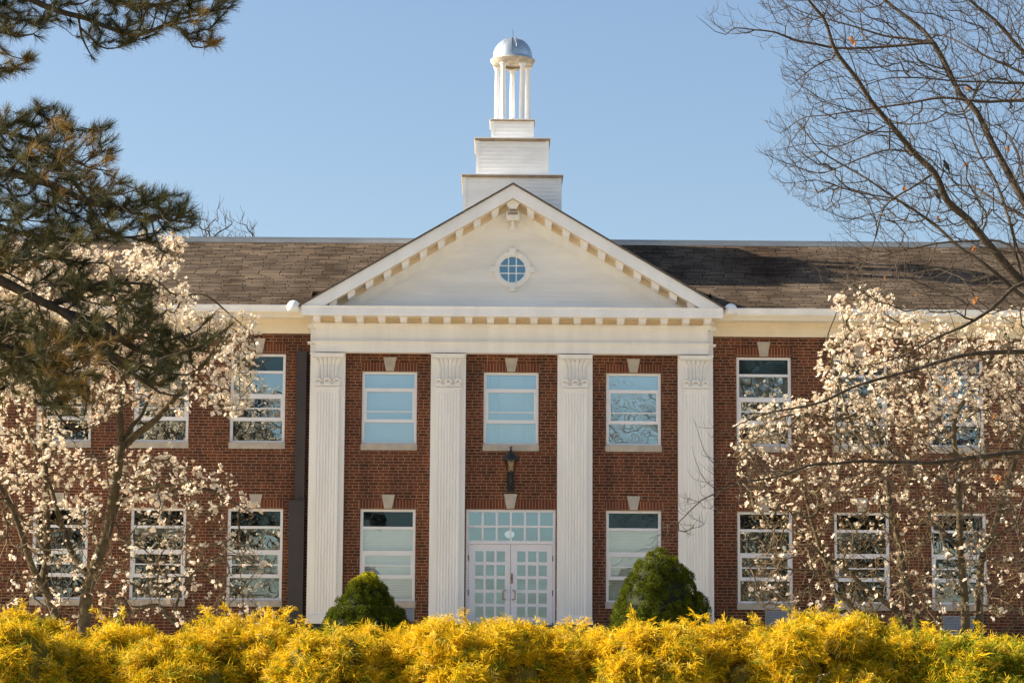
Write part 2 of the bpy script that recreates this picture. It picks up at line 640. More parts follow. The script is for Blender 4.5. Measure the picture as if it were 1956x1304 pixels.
# rooms behind the glass: floors, ceilings and back walls
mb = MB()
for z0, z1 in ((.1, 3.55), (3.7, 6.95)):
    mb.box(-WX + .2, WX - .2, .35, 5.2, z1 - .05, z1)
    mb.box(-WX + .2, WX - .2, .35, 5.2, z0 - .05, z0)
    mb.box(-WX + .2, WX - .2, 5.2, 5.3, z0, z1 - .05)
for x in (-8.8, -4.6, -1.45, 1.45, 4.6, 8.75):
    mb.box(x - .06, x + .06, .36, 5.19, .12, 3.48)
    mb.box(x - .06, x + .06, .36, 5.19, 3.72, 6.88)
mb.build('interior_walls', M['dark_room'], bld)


def make_window(xc, z0, z1, wy, typ, i):
    x0, x1 = xc - HW, xc + HW
    yf = wy + .045
    H = z1 - z0
    bars = {'upper_portico': [(.225, .26, 0), (.54, .555, 1), (.655, .70, 0)]}.get(typ, [(.189, .217, 0), (.451, .491, 0), (.605, .618, 1), (.714, .754, 0)])
    f = MB()
    t = .04
    f.box(x0, x0 + .022, yf - .012, yf + .1, z0, z1, 1)
    f.box(x1 - .022, x1, yf - .012, yf + .1, z0, z1, 1)
    f.box(x0 + .022, x1 - .022, yf - .012, yf + .1, z1 - .03, z1, 1)
    f.box(x0 + .022, x0 + .022 + t, yf, yf + .09, z0, z1 - .03)
    f.box(x1 - .022 - t, x1 - .022, yf, yf + .09, z0, z1 - .03)
    a, b = x0 + .022 + t, x1 - .022 - t
    f.box(a, b, yf, yf + .09, z0, z0 + .05)
    f.box(a, b, yf + .004, yf + .09, z1 - .03 - .022, z1 - .03)
    fb = [q for q in bars if not q[2]]
    for u, v, thin in fb: f.box(a, b, yf, yf + .09, z1 - v * H, z1 - u * H)
    # the opening sash between the middle bars
    su, sv = (fb[0][1], fb[1][0]) if typ == 'upper_portico' else (fb[1][1], fb[2][0])
    zt, zb = z1 - su * H, z1 - sv * H
    f.box(a, a + .04, yf + .003, yf + .085, zb, zt)
    f.box(b - .04, b, yf + .003, yf + .085, zb, zt)
    f.box(a + .04, b - .04, yf + .003, yf + .085, zt - .022, zt)
    for u, v, thin in bars:
        if thin: f.box(a + .04, b - .04, yf + .02, yf + .085, z1 - v * H, z1 - u * H)
    fo = f.build('window', [M['alu'], M['cream']], bld)
    gm = {'upper_portico': M['glass'], 'lower_portico': M['glass_shop']}.get(typ, M['glass_wing'])
    g = MB()
    edges = [z1 - .05] + [q for u, v, _ in fb for q in (z1 - u * H, z1 - v * H)] + [z0 + .05]
    for k in range(0, len(edges), 2):
        yy = yf + .05 + .0015 * k
        mi = 1 if (k == 0 and typ != 'upper_portico') else 0
        tl = R(random.uniform(-.25, .25))
        yw = (b - a) / 2 * math.tan(R(1.5)) if typ == 'lower_portico' and xc < 0 else (b - a) / 2 * math.tan(R(random.uniform(-.25, .25)))
        dz = (edges[k] - edges[k + 1]) * sin(tl)
        g.add([(a - .01, yy - yw, edges[k + 1]), (b + .01, yy + yw, edges[k + 1]), (b + .01, yy + dz + yw, edges[k]), (a - .01, yy + dz - yw, edges[k])], [(0, 1, 2, 3)], mi)
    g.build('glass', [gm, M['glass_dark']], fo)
    s = MB()
    s.prism([(x0 - .015, z0 - .135), (x1 + .015, z0 - .135), (x1 + .015, z0 - .002), (x0 - .015, z0 - .002)], wy - .035, wy + .14)
    s.build('sill', M['stone'], fo)
    # slatted blind inside
    cover = {'upper_portico': 1.0, 'lower_portico': 1.0}.get(typ, [.3, .5, .0, .45][i % 4])
    bl = MB()
    zz = z1 - .06
    start = z1 - .217 * H if typ in ('lower_portico', 'lower_wing') else zz
    zz = start
    while zz > z1 - cover * H + .05:
        bl.add([(a, yf + .115, zz), (b, yf + .115, zz), (b, yf + .135, zz - .034), (a, yf + .135, zz - .034)], [(0, 1, 2, 3)])
        zz -= .038
    bl.build('blind', M['blind'], fo)
    if abs(xc) < .3:
        for s_ in (-1, 1):
            c = MB()
            n = 22
            vs = []
            for q in range(n + 1):
                x = (xc - .54 + .26 * q / n) if s_ < 0 else (xc + .54 - .26 * q / n)
                y = yf + .11 + .02 * sin(q * 1.9)
                vs += [(x, y - .0, z0 + .06), (x, y, z1 - .06)]
            c.add(vs, [(2 * q, 2 * q + 2, 2 * q + 3, 2 * q + 1) for q in range(n)], 0, True)
            c.build('curtain', M['curtain'], fo)
    # soldier course and keystone over the window
    zh = z1 + .004
    top = z1 + (.205 if typ != 'upper_wing' else .225)
    l = MB()
    l.box(xc - .63, xc + .63, wy - .004, wy + .1, zh, top)
    lo = l.build('lintel', M['soldier'], bld)
    k = MB()
    k.prism([(xc - .085, zh + .012), (xc + .085, zh + .012), (xc + .145, top + .115), (xc - .145, top + .115)], wy - .03, wy + .08)
    k.build('keystone', M['stone'], bld)
    return fo


for i, (xc, z0, z1, wy, typ) in enumerate(wins): make_window(xc, z0, z1, wy, typ, i)

# ------------------------------------------------------------------ entrance door
l = MB()
l.box(-1.0, 1.0, -.004, .1, 3.014, 3.22)
l.build('lintel', M['soldier'], bld)
k = MB()
k.prism([(-.14, 3.30), (.12, 3.30), (.175, 3.0), (.175, 3.0)], -.03, .08) if False else k.prism([(-.095, 3.03), (.075, 3.03), (.135, 3.35), (-.155, 3.35)], -.03, .08)
k.build('keystone', M['stone'], bld)
yd = .05
fr = MB()
fr.box(-.98, -.925, yd - .02, yd + .1, .13, 3.01)
fr.box(.925, .98, yd - .02, yd + .1, .13, 3.01)
fr.box(-.925, .925, yd - .02, yd + .1, 2.955, 3.01)
fr.box(-.925, .925, yd - .02, yd + .1, 2.26, 2.33)
for i in range(1, 6):
    x = -.925 + 1.85 * i / 6
    fr.box(x - .02, x + .02, yd, yd + .08, 2.33, 2.955)
fr.box(-.925, .925, yd + .003, yd + .077, 2.62, 2.665)
dfr = fr.build('door_frame', M['door'], bld)
g = MB()
g.add([(-.93, yd + .05, 2.32), (.93, yd + .05, 2.32), (.93, yd + .05, 2.96), (-.93, yd + .05, 2.96)], [(0, 1, 2, 3)])
g.build('transom_glass', M['glass_door'], dfr)
for s in (-1, 1):
    d = MB()
    xa, xb = (-.92, -.004) if s < 0 else (.004, .92)
    w_ = xb - xa
    st = .135
    cols = [(xa + .145 + i * .235, xa + .145 + i * .235 + .185) for i in range(3)] if s < 0 else [(xa + .14 + i * .235, xa + .14 + i * .235 + .185) for i in range(3)]
    rows = [(2.105 - .302 * j - .235, 2.105 - .302 * j) for j in range(6)]
    xs = [xa] + [q for c in cols for q in c] + [xb]
    for i in range(0, 8, 2): d.box(xs[i], xs[i + 1], yd + .01, yd + .055, .14, 2.255)
    zs = [2.255] + [q for r_ in rows for q in (r_[1], r_[0])] + [.14]
    for c in cols:
        for j in range(0, len(zs), 2): d.box(c[0], c[1], yd + .014, yd + .051, zs[j + 1], zs[j])
    do = d.build('door', M['door'], bld)
    g = MB()
    g.add([(cols[0][0] - .01, yd + .035, rows[-1][0] - .01), (cols[2][1] + .01, yd + .035, rows[-1][0] - .01),
           (cols[2][1] + .01, yd + .035, 2.115), (cols[0][0] - .01, yd + .035, 2.115)], [(0, 1, 2, 3)])
    g.build('glass', M['glass_door'], do)
    h = MB()
    hx = -.16 if s < 0 else .10
    zc = 1.15
    dx = .045 * (1 if s < 0 else -1)
    h.tube([(hx + dx, yd + .01, zc + .1), (hx + dx, yd - .05, zc + .1), (hx, yd - .055, zc + .085), (hx, yd - .055, zc - .085), (hx + dx, yd - .05, zc - .1), (hx + dx, yd + .01, zc - .1)], .013, 8)
    h.build('handle', M['brass'], do)
    for zz in (1.95, 1.2, .5):
        hg = MB()
        hx2 = -.925 if s < 0 else .925
        hg.lathe([(.001, zz - .06), (.012, zz - .06), (.012, zz + .06), (.001, zz + .06)], hx2, yd - .012, 8)
        hg.build('hinge', M['black'], do)
    if s > 0:
        lk = MB()
        lk.box(.012, .05, yd - .006, yd + .012, 1.40, 1.62)
        lk.lathe([(.001, 1.5), (.016, 1.5), (.016, 1.53), (.001, 1.53)], .031, yd - .012, 10, 1)
        lk.build('lock_plate', [M['brass'], M['black']], do)

# ------------------------------------------------------------------ pilasters
def make_pilaster(xc):
    wB, wS = .385, .27
    b = MB()
    b.box(xc - wB, xc + wB, -.13, 0.0, .60, 6.425)
    # fluted shaft
    n = 7
    pts = []
    W = .52
    x0 = xc - W / 2
    m_ = .035
    pitch = (W - 2 * m_) / n
    pts.append((x0, -.132))
    pts.append((x0, -.205))
    for i in range(n):
        a = x0 + m_ + pitch * i + pitch * .16
        c = x0 + m_ + pitch * (i + 1) - pitch * .16
        for q in range(7):
            u = q / 6
            pts.append((a + (c - a) * u, -.205 + .017 * sin(pi * u)))
    pts.append((x0 + W, -.205))
    pts.append((x0 + W, -.132))
    sh = b
    sh.profz(pts, .70, 5.54)
    sh.box(x0, x0 + W, -.205, -.132, 5.54, 5.635)
    for i in range(n):
        xx = x0 + m_ + pitch * (i + .5)
    o = b.build('pilaster', M['cream'], bld)
    # base
    bs = MB()
    bs.box(xc - .40, xc + .40, -.25, -.0, .50, .60)
    bs.box(xc - .31, xc + .31, -.235, -.132, .60, .645)
    bs.profx([(-.132, .645), (-.225, .645), (-.238, .658), (-.238, .672), (-.225, .685), (-.212, .70), (-.132, .70)], xc - .295, xc + .295)
    bs.build('base', M['cream'], o)
    # leafy capital
    cp = MB()
    cp.box(xc - .285, xc + .285, -.225, -.132, 5.635, 5.665)
    cp.box(xc - .375, xc + .375, -.315, -.132, 6.355, 6.40)
    cp.box(xc - .36, xc + .36, -.295, -.132, 6.315, 6.355)
    cp.box(xc - .40, xc + .40, -.15, -.10, 6.40, 6.425)
    # bell behind the leaves, flaring up
    bell = [(.235, -.19, 5.665), (.235, -.19, 5.95), (.245, -.2, 6.15), (.275, -.225, 6.25), (.33, -.27, 6.315)]
    vs = []
    for hw, y, z in bell: vs += [(xc - hw, -.132, z), (xc - hw, y, z), (xc + hw, y, z), (xc + hw, -.132, z)]
    cp.add(vs, [(4 * i + j, 4 * i + j + 1, 4 * i + j + 5, 4 * i + j + 4) for i in range(4) for j in range(3)], 0)
    # tall reeded leaves that curl out under the abacus
    nl = 6
    for i in range(nl):
        u = (i + .5) / nl - .5
        rows_ = []
        for t in np.linspace(0, 1, 9):
            z = 5.80 + .5 * t
            sp = 1 + .42 * max(0, (t - .55) / .45) ** 2
            cxx = xc + u * .46 * sp
            hw = .034 * (1 + .35 * max(0, (t - .6) / .4))
            if t > .94: hw *= .5
            y = -.205 - .018 * sin(pi * min(t, .6)) - .085 * max(0, (t - .6) / .4) ** 2
            rows_.append((cxx, y, z, hw))
        vs = []
        for cxx, y, z, hw in rows_:
            vs += [(cxx - hw, y + .018, z), (cxx - hw * .35, y - .006, z), (cxx, y + .006, z), (cxx + hw * .35, y - .006, z), (cxx + hw, y + .018, z)]
        cp.add(vs, [(5 * r_ + c, 5 * r_ + c + 1, 5 * r_ + c + 6, 5 * r_ + c + 5) for r_ in range(8) for c in range(4)], 0, True)
    # curled acanthus tips in the lower row
    rl = random.Random(int(xc * 100))
    for u in (-.215, 0, .215):
        for q in range(9):
            a = pi * q / 8
            cx_, cz_ = xc + u + .062 * cos(a), 5.80 + .045 * sin(a)
            r_ = .020 + .006 * rl.random()
            cp.lathe([(.001, cz_ - r_)] + [(r_ * cos(t), cz_ + r_ * sin(t)) for t in (-.8, -.3, .3, .8)] + [(.001, cz_ + r_)], cx_, -.235 - .03 * sin(a), 7)
        for q in range(4):
            cp.lathe([(.001, 5.68), (.022, 5.70), (.026, 5.74), (.016, 5.79), (.001, 5.81)], xc + u + (q - 1.5) * .03, -.205, 7)
    for u in (-.11, .11):
        for q in range(3):
            cp.lathe([(.001, 5.67), (.02, 5.69), (.022, 5.72), (.001, 5.76)], xc + u + (q - 1) * .032, -.205, 7)
    cp.build('capital', M['cream'], o)


for xc in (-4.05, -1.395, 1.395, 4.05): make_pilaster(xc)
for a, b in ((-4.46, -3.6), (-1.8, -.99), (.99, 1.8), (3.6, 4.46)):
    pl = MB()
    pl.box(a, b, -.26, -.003, 0, .497)
    pl.build('plinth', M['stone_dark'], bld)

# ------------------------------------------------------------------ entablature and cornice
e = MB()
def eb(z0, z1, y, xh, yb=.09): e.box(-xh, xh, y, yb, z0, z1)
eb(6.43, 6.53, -.262, 4.325); eb(6.53, 6.622, -.278, 4.335); eb(6.622, 6.64, -.31, 4.37); eb(6.64, 6.668, -.335, 4.395)
eb(6.668, 6.965, -.262, 4.325); eb(6.965, 6.985, -.285, 4.345); eb(6.985, 7.02, -.31, 4.37); eb(7.02, 7.06, -.345, 4.405)
for z0, z1, y, xh in ((6.428, 6.622, -.14, 4.44), (6.622, 6.668, -.19, 4.50), (6.668, 6.965, -.14, 4.44), (6.965, 7.06, -.2, 4.50), (7.06, 7.163, -.17, 4.47)):
    e.box(-xh, -4.2, y, .088, z0, z1)
    e.box(4.2, xh, y, .088, z0, z1)
ent = e.build('entablature', M['cream'], bld)
e = MB()
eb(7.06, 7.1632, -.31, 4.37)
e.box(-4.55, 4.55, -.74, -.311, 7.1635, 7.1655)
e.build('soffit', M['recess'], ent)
for i in range(19):
    x = (i - 9) * .4755
    b = MB()
    b.profx([(-.312, 7.066), (-.66, 7.066), (-.69, 7.085), (-.69, 7.164), (-.312, 7.164)], x - .075, x + .075)
    b.box(x - .09, x + .09, -.705, -.311, 7.150, 7.1645)
    b.build('modillion', M['cream'], ent)
c = MB()
c.profx([(.2, 7.166), (-.765, 7.166), (-.765, 7.20), (-.775, 7.205), (-.775, 7.345), (-.80, 7.36), (-.80, 7.383), (.2, 7.383)], -4.6, 4.6)
crn = c.build('cornice', M['white'], ent)
TAN = .5890


def rake(z_top, z_bot, y0, y1, mat, name, parent, xlim=4.6, zbase=7.384):
    """band under both slopes, z_top and z_bot given at the apex"""
    m_ = MB()
    for s in (-1, 1):
        xt = (z_top - zbase) / TAN
        xb = (z_bot - zbase) / TAN
        m_.prism([(0, z_top), (s * xt, zbase), (s * xb, zbase), (0, z_bot)], y0, y1)
    return m_.build(name, mat, parent)


ped = MB()
# tympanum of overlapping boards
zz = 7.384
apex_s = 9.46
while zz < apex_s - .02:
    zt = min(zz + .102, apex_s)
    xa, xb = (apex_s - zz) / TAN, (apex_s - zt) / TAN
    ped.add([(-xa, -.207, zz), (xa, -.207, zz), (xb, -.2, zt), (-xb, -.2, zt), (-xa, -.199, zz), (xa, -.199, zz)], [(0, 1, 2, 3), (0, 1, 5, 4)])
    zz += .102
pd = ped.build('pediment', M['tympanum'], bld)
rake(9.47, 9.43, -.235, .1, M['cream'], 'rake_moulding', pd)
rake(9.64, 9.47, -.255, .1, M['cream'], 'rake_board', pd)
rake(9.67, 9.64, -.30, .1, M['cream'], 'rake_moulding', pd)
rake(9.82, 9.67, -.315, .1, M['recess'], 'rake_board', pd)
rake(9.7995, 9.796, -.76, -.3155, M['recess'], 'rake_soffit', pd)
rc = rake(10.095, 9.80, -.775, .12, M['white'], 'rake_cornice', pd)
for s in (-1, 1):
    for i in range(1, 11):
        x = i * .392 * s
        zt = 9.80 - abs(x) * TAN
        b = MB()
        w_ = .085
        b.prism([(x - w_, zt + s * w_ * TAN - .008 + .0), (x + w_, zt - s * w_ * TAN - .008), (x + w_ * .8, zt - s * w_ * .8 * TAN - .135), (x - w_ * .8, zt + s * w_ * .8 * TAN - .135)], -.69, -.316)
        b.build('modillion', M['cream'], pd)
b = MB()
b.prism([(-.14, 9.70), (0, 9.785), (.14, 9.70), (.095, 9.62), (.07, 9.58), (-.07, 9.58), (-.095, 9.62)], -.69, -.316)
b.build('modillion', M['cream'], pd)

# round window in the pediment
oc = MB()
cz = 8.292
n = 40
def ring(mb_, r0, r1, y0, y1, mi=0, a0=0, a1=2 * pi):
    k_ = int(n * (a1 - a0) / (2 * pi)) + 1
    vs = []
    for i in range(k_):
        a = a0 + (a1 - a0) * i / (k_ - 1)
        for r_, y in ((r0, y0), (r1, y0), (r1, y1), (r0, y1)): vs.append((r_ * cos(a), y, cz + r_ * sin(a)))
    mb_.add(vs, [(4 * i + j, 4 * i + (j + 1) % 4, 4 * (i + 1) + (j + 1) % 4, 4 * (i + 1) + j) for i in range(k_ - 1) for j in range(4)], mi)
ring(oc, .315, .405, -.255, -.15)
ring(oc, .285, .317, -.235, -.15)
oc.prism([(-.055, cz + .30), (.055, cz + .30), (.085, cz + .475), (-.085, cz + .475)], -.285, -.21)
oc.prism([(-.07, cz - .49), (.07, cz - .49), (.055, cz - .32), (-.055, cz - .32)], -.275, -.21)
for s in (-1, 1): oc.prism([(s * .30, cz - .05), (s * .49, cz - .065), (s * .49, cz + .065), (s * .30, cz + .05)], -.28, -.21)
oo = oc.build('round_window', M['cream'], pd)
g = MB()
ring(g, .001, .29, -.212, -.2095)
g.build('glass', glass_mat('round_window_glass', .45, (.40, .60, .70), through=(.2, .3, .33)), oo)
g = MB()
for t in (-.085, .085):
    g.box(t - .011, t + .011, -.232, -.214, cz - .27, cz + .27)
    g.box(-.27, .27, -.234, -.216, cz + t - .011, cz + t + .011)
g.build('muntin', M['white'], oo)

# gable roof over the portico
gr = MB()
for s in (-1, 1):
    e0, e1 = 4.66, 0.0
    zt0, zt1 = 7.384 - .06 * TAN + .012, 10.107
    t_ = .04
    t_ = .03
    gr.add([(s * e0, -.81, zt0), (s * e1, -.81, zt1), (s * e1, 3.6, zt1), (s * e0, 3.6, zt0),
            (s * e0, -.81, zt0 + t_), (s * e1, -.81, zt1 + t_), (s * e1, 3.6, zt1 + t_), (s * e0, 3.6, zt0 + t_)],
           [(0, 1, 2, 3), (4, 5, 6, 7), (0, 1, 5, 4), (1, 2, 6, 5), (2, 3, 7, 6), (3, 0, 4, 7)])
gro = gr.build('roof', M['slate_side'], bld)
for s in (-1, 1):
    de = MB()
    za, zb_ = 7.384 - .06 * TAN + .006, 10.101
    de.prism([(s * 4.662, za), (0, zb_), (0, zb_ + .034), (s * 4.662, za + .034)], -.824, -.811)
    de.build('roof_edge', M['edge'], gro)

# ------------------------------------------------------------------ main roof, eaves, gutters
ZE, ZR, YE, YR = 7.405, 9.45, -.52, 3.0
rf = MB()
for a, b, ye in ((-WX - .3, -4.44, YE), (-4.44, 4.44, .25), (4.44, WX + .3, YE)):
    ze = ZE + (ye - YE) * (ZR - ZE) / (YR - YE)
    rf.add([(a, ye, ze), (b, ye, ze), (b, YR, ZR), (a, YR, ZR), (a, ye + .02, ze - .05), (b, ye + .02, ze - .05), (b, YR, ZR - .06), (a, YR, ZR - .06)],
           [(0, 1, 2, 3), (4, 5, 6, 7), (0, 1, 5, 4)])
    rf.add([(a, 6.6, ZR), (b, 6.6, ZR), (b, 10.1, ZE), (a, 10.1, ZE)], [(0, 1, 2, 3)])
rfo = rf.build('roof', M['slate'], bld)
fl = MB()
fl.box(-WX - .3, WX + .3, YR - .05, YR + .12, ZR - .03, ZR + .05)
fl.box(-WX - .3, WX + .3, YR + .12, 6.6, ZR + .0, ZR + .125)
fl.box(-WX - .3, WX + .3, YR - .06, YR - .05, ZR - .06, ZR + .045, 1)
fl.build('ridge_flashing', [M['metal'], new_mat('flashing_edge', (.48, .50, .51), rough=.5, var=.15, vscale=2)], rfo)
for s in (-1, 1):
    ge = MB()
    ge.add([(s * WX, WW, 7.2), (s * WX, -.3, 7.3), (s * WX, YR, ZR - .06), (s * WX, 6.6, ZR - .06), (s * WX, 9.9, 7.3)], [(0, 1, 2, 3, 4)])
    ge.build('gable_wall', M['brick'], bld)
    xa, xb = sorted((s * 4.455, s * (WX + .2)))
    f = MB()
    f.box(xa, xb, .04, WW - .002, 6.872, 7.2)
    f.box(xa, xb, -.0, .04, 7.09, 7.2)
    f.box(xa, xb, -.05, .0, 7.14, 7.2)
    f.box(xa, xb, -.46, -.05, 7.165, 7.2)
    f.box(xa, xb, -.50, -.46, 7.155, 7.27)
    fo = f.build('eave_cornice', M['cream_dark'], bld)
    ga, gb_ = sorted((s * 4.62, s * (WX + .3)))
    g = MB()
    g.profx([(-.502, 7.265), (-.57, 7.262), (-.60, 7.29), (-.605, 7.34), (-.63, 7.385), (-.63, 7.41), (-.618, 7.41), (-.616, 7.38), (-.502, 7.38)], ga, gb_)
    g.build('gutter', M['white'], fo)
    ec = MB()
    xe = s * 4.79
    ec.lathe([(.001, 7.515)] + [(.145 * cos(t), 7.37 + .145 * sin(t)) for t in np.linspace(1.3, 0, 7)] + [(.145, 7.27), (.001, 7.27)], xe, -.60, 20)
    ec.build('gutter_end', M['white'], fo)

# brown duct beside the portico
du = MB()
du.box(-4.735, -4.525, -.06, .098, 3.17, 6.46)
du.box(-4.855, -4.515, -.12, .097, 0, 3.17)
du.box(-4.86, -4.51, -.125, .0975, 3.155, 3.18)
du.build('duct', M['duct'], bld)
# louvred vents under the windows
for xc, z0, z1, wy, hw in VENTS:
    v = MB()
    y = wy - .02
    v.box(xc - hw, xc + hw, y, wy + .02, z1 - .02, z1)
    v.box(xc - hw, xc + hw, y, wy + .02, z0, z0 + .02)
    v.box(xc - hw, xc - hw + .02, y, wy + .02, z0 + .02, z1 - .02)
    v.box(xc + hw - .02, xc + hw, y, wy + .02, z0 + .02, z1 - .02)
    q = z0 + .03
    while q < z1 - .03:
        v.add([(xc - hw + .02, y + .004, q), (xc + hw - .02, y + .004, q), (xc + hw - .02, wy - .004, q + .03), (xc - hw + .02, wy - .004, q + .03)], [(0, 1, 2, 3)])
        q += .035
    v.build('vent', M['metal'], bld)


# ------------------------------------------------------------------ cupola
CY = 2.35


def tier(hw, z0, z1, name, parent):
    m_ = MB()
    cw = .075
    # overlapping boards on the four sides
    z = z0
    while z < z1 - .02:
        zt = min(z + .092, z1)
        a, b = hw, hw - .013
        V = []
        for h_, q in ((a, z), (b, zt), (b, z)):
            V += [(-h_, CY - h_, q), (h_, CY - h_, q), (h_, CY + h_, q), (-h_, CY + h_, q)]
        m_.add(V, [(i, (i + 1) % 4, 4 + (i + 1) % 4, 4 + i) for i in range(4)] + [(i, (i + 1) % 4, 8 + (i + 1) % 4, 8 + i) for i in range(4)])
        z += .092
    for sx in (-1, 1):
        for sy in (-1, 1):
            x, y = sx * (hw - cw / 2 + .012), CY + sy * (hw - cw / 2 + .012)
            m_.box(x - cw / 2, x + cw / 2, y - cw / 2, y + cw / 2, z0, z1)
    return m_.build(name, M['siding'], parent)


cup = tier(1.115, 8.4, 10.66, 'cupola', bld)
t2 = tier(.825, 10.74, 11.575, 'tier', cup)
t3 = tier(.485, 11.66, 12.115, 'tier', cup)
for hw, z, par in ((1.155, 10.66, cup), (.865, 11.575, cup), (.515, 12.115, cup)):
    m_ = MB()
    th = .05 if hw > .6 else .03
    m_.box(-hw, hw, CY - hw, CY + hw, z, z + th)
    m_.box(-hw - .012, hw + .012, CY - hw - .012, CY + hw + .012, z + th, z + th + .022, 1)
    m_.build('tier_cap', [M['trim_brown'], M['siding']], par)
for k_ in range(5):
    a = pi / 2 + k_ * 2 * pi / 5
    x, y = .375 * cos(a), CY + .375 * sin(a)
    m_ = MB()
    m_.lathe([(.001, 12.165), (.085, 12.165), (.085, 12.20), (.066, 12.215), (.064, 12.6), (.052, 13.44), (.064, 13.46), (.060, 13.475), (.085, 13.515), (.09, 13.545), (.001, 13.545)], x, y, 16)
    m_.build('column', M['white'], cup)
m_ = MB()
m_.lathe([(.27, 13.548), (.27, 13.52), (.33, 13.52), (.345, 13.548)], 0, CY, 40)
m_.lathe([(.001, 13.60), (.3, 13.60), (.3, 13.548), (.465, 13.548), (.47, 13.60), (.50, 13.615), (.505, 13.635), (.525, 13.65), (.525, 13.675), (.46, 13.685)], 0, CY, 48)
m_.build('dome_ring', new_mat('weathered_ring', (.55, .48, .39), rough=.8, var=.35, vscale=7), cup)
m_ = MB()
m_.lathe([(.50, 13.672), (.475, 13.70), (.465, 13.74)] + [(.462 * cos(t), 13.74 + .48 * sin(t)) for t in np.linspace(.05, 1.53, 16)] + [(.001, 14.222)], 0, CY, 48)
dome = m_.build('dome', M['dome'], cup)
m_ = MB()
pts = [(.466 * cos(t) * sin(R(-3)), CY - .466 * cos(t) * cos(R(-3)), 13.74 + .484 * sin(t)) for t in np.linspace(0.05, 1.5, 12)]
m_.tube(pts, .006, 5)
m_.tube([(0, CY, 14.19), (0, CY, 14.44)], [.010, .003], 6)
m_.build('lightning_rod', M['black'], dome)
m_ = MB()
for k_ in range(8):
    a = k_ * pi / 4 + .2
    m_.tube([(.463 * cos(t) * cos(a), CY + .463 * cos(t) * sin(a), 13.74 + .481 * sin(t)) for t in np.linspace(0, 1.5, 12)], .0045, 4)
m_.build('dome_seam', M['dome'], dome)

# ------------------------------------------------------------------ things on the facade
lamp = empty('wall_lantern', (-.01, -.02, 3.38), 'black iron wall lantern above the entrance door', 'lantern')
LX, LY = -.01, -.27
m_ = MB()
m_.box(LX - .075, LX + .075, -.04, -.001, 3.39, 3.80)
m_.box(LX - .055, LX + .055, -.055, -.04, 3.41, 3.78)
m_.tube([(LX, -.05, 3.50), (LX, -.14, 3.46), (LX, -.22, 3.52), (LX, LY, 3.62), (LX, LY, 3.72)], [.022, .022, .024, .026, .03], 8)
m_.tube([(LX, -.05, 3.72), (LX, -.13, 3.70), (LX, LY, 3.70)], [.014, .014, .014], 6)
for q in range(4):
    a = 2 * pi * q / 4
    m_.tube([(LX + .03 * cos(a), -.06, 3.60 + .03 * sin(a)), (LX + .07 * cos(a), -.10, 3.60 + .06 * sin(a)), (LX + .02 * cos(a), -.14, 3.60)], .008, 5)
m_.build('bracket', M['black'], lamp)
m_ = MB()
m_.lathe([(.001, 3.70), (.045, 3.70), (.05, 3.73), (.03, 3.75), (.04, 3.79), (.10, 3.80), (.104, 3.825), (.08, 3.83)], LX, LY, 8, smooth=False)
m_.lathe([(.160, 4.06), (.190, 4.065), (.192, 4.085), (.145, 4.15), (.085, 4.215), (.05, 4.245), (.03, 4.25), (.02, 4.28), (.035, 4.30), (.012, 4.32), (.012, 4.34), (.03, 4.355), (.008, 4.375), (.001, 4.41)], LX, LY, 16)
for q in range(6):
    a = 2 * pi * q / 6 + pi / 6
    m_.tube([(LX + .092 * cos(a), LY + .092 * sin(a), 3.82), (LX + .156 * cos(a), LY + .156 * sin(a), 4.07)], .008, 5)
for q in range(4):
    a = pi / 2 * q
    m_.tube([(LX, LY, 4.335), (LX + .04 * cos(a), LY + .04 * sin(a), 4.345), (LX + .045 * cos(a), LY + .045 * sin(a), 4.36)], .006, 5)
m_.build('lamp_head', M['black'], lamp)
m_ = MB()
m_.lathe([(.088, 3.83), (.150, 4.06)], LX, LY, 6, smooth=False)
m_.build('lamp_glass', M['glass_lamp'], lamp)
m_ = MB()
m_.lathe([(.001, 3.84), (.02, 3.85), (.02, 3.93), (.035, 3.97), (.03, 4.02), (.001, 4.04)], LX, LY, 10)
m_.build('bulb', M['curtain'], lamp)

fl_ = empty('floodlight', (0, -.3, 9.15), 'small cream floodlight under the peak of the pediment', 'floodlight')
m_ = MB()
m_.box(-.055, .055, -.275, -.236, 9.17, 9.36)
m_.tube([(0, -.27, 9.25), (0, -.36, 9.30), (0, -.40, 9.40)], .028, 8)
m_.build('bracket', M['white'], fl_)
m_ = MB()
m_.add([(-.14, -.62, 9.385), (.14, -.62, 9.385), (.14, -.34, 9.37), (-.14, -.34, 9.37), (-.14, -.60, 9.53), (.14, -.60, 9.53), (.14, -.34, 9.50), (-.14, -.34, 9.50)],
       [(0, 1, 2, 3), (0, 3, 7, 4), (1, 5, 6, 2), (2, 6, 7, 3), (4, 7, 6, 5), (0, 4, 5, 1)])
for i in range(13): m_.box(-.132 + i * .0215, -.124 + i * .0215, -.6, -.36, 9.50, 9.552)
m_.box(-.13, .13, -.56, -.42, 9.36, 9.384)
m_.build('housing', M['cream'], fl_)
m_ = MB()
m_.box(-.11, .11, -.626, -.615, 9.455, 9.515)
m_.build('lens', M['trim_brown'], fl_)

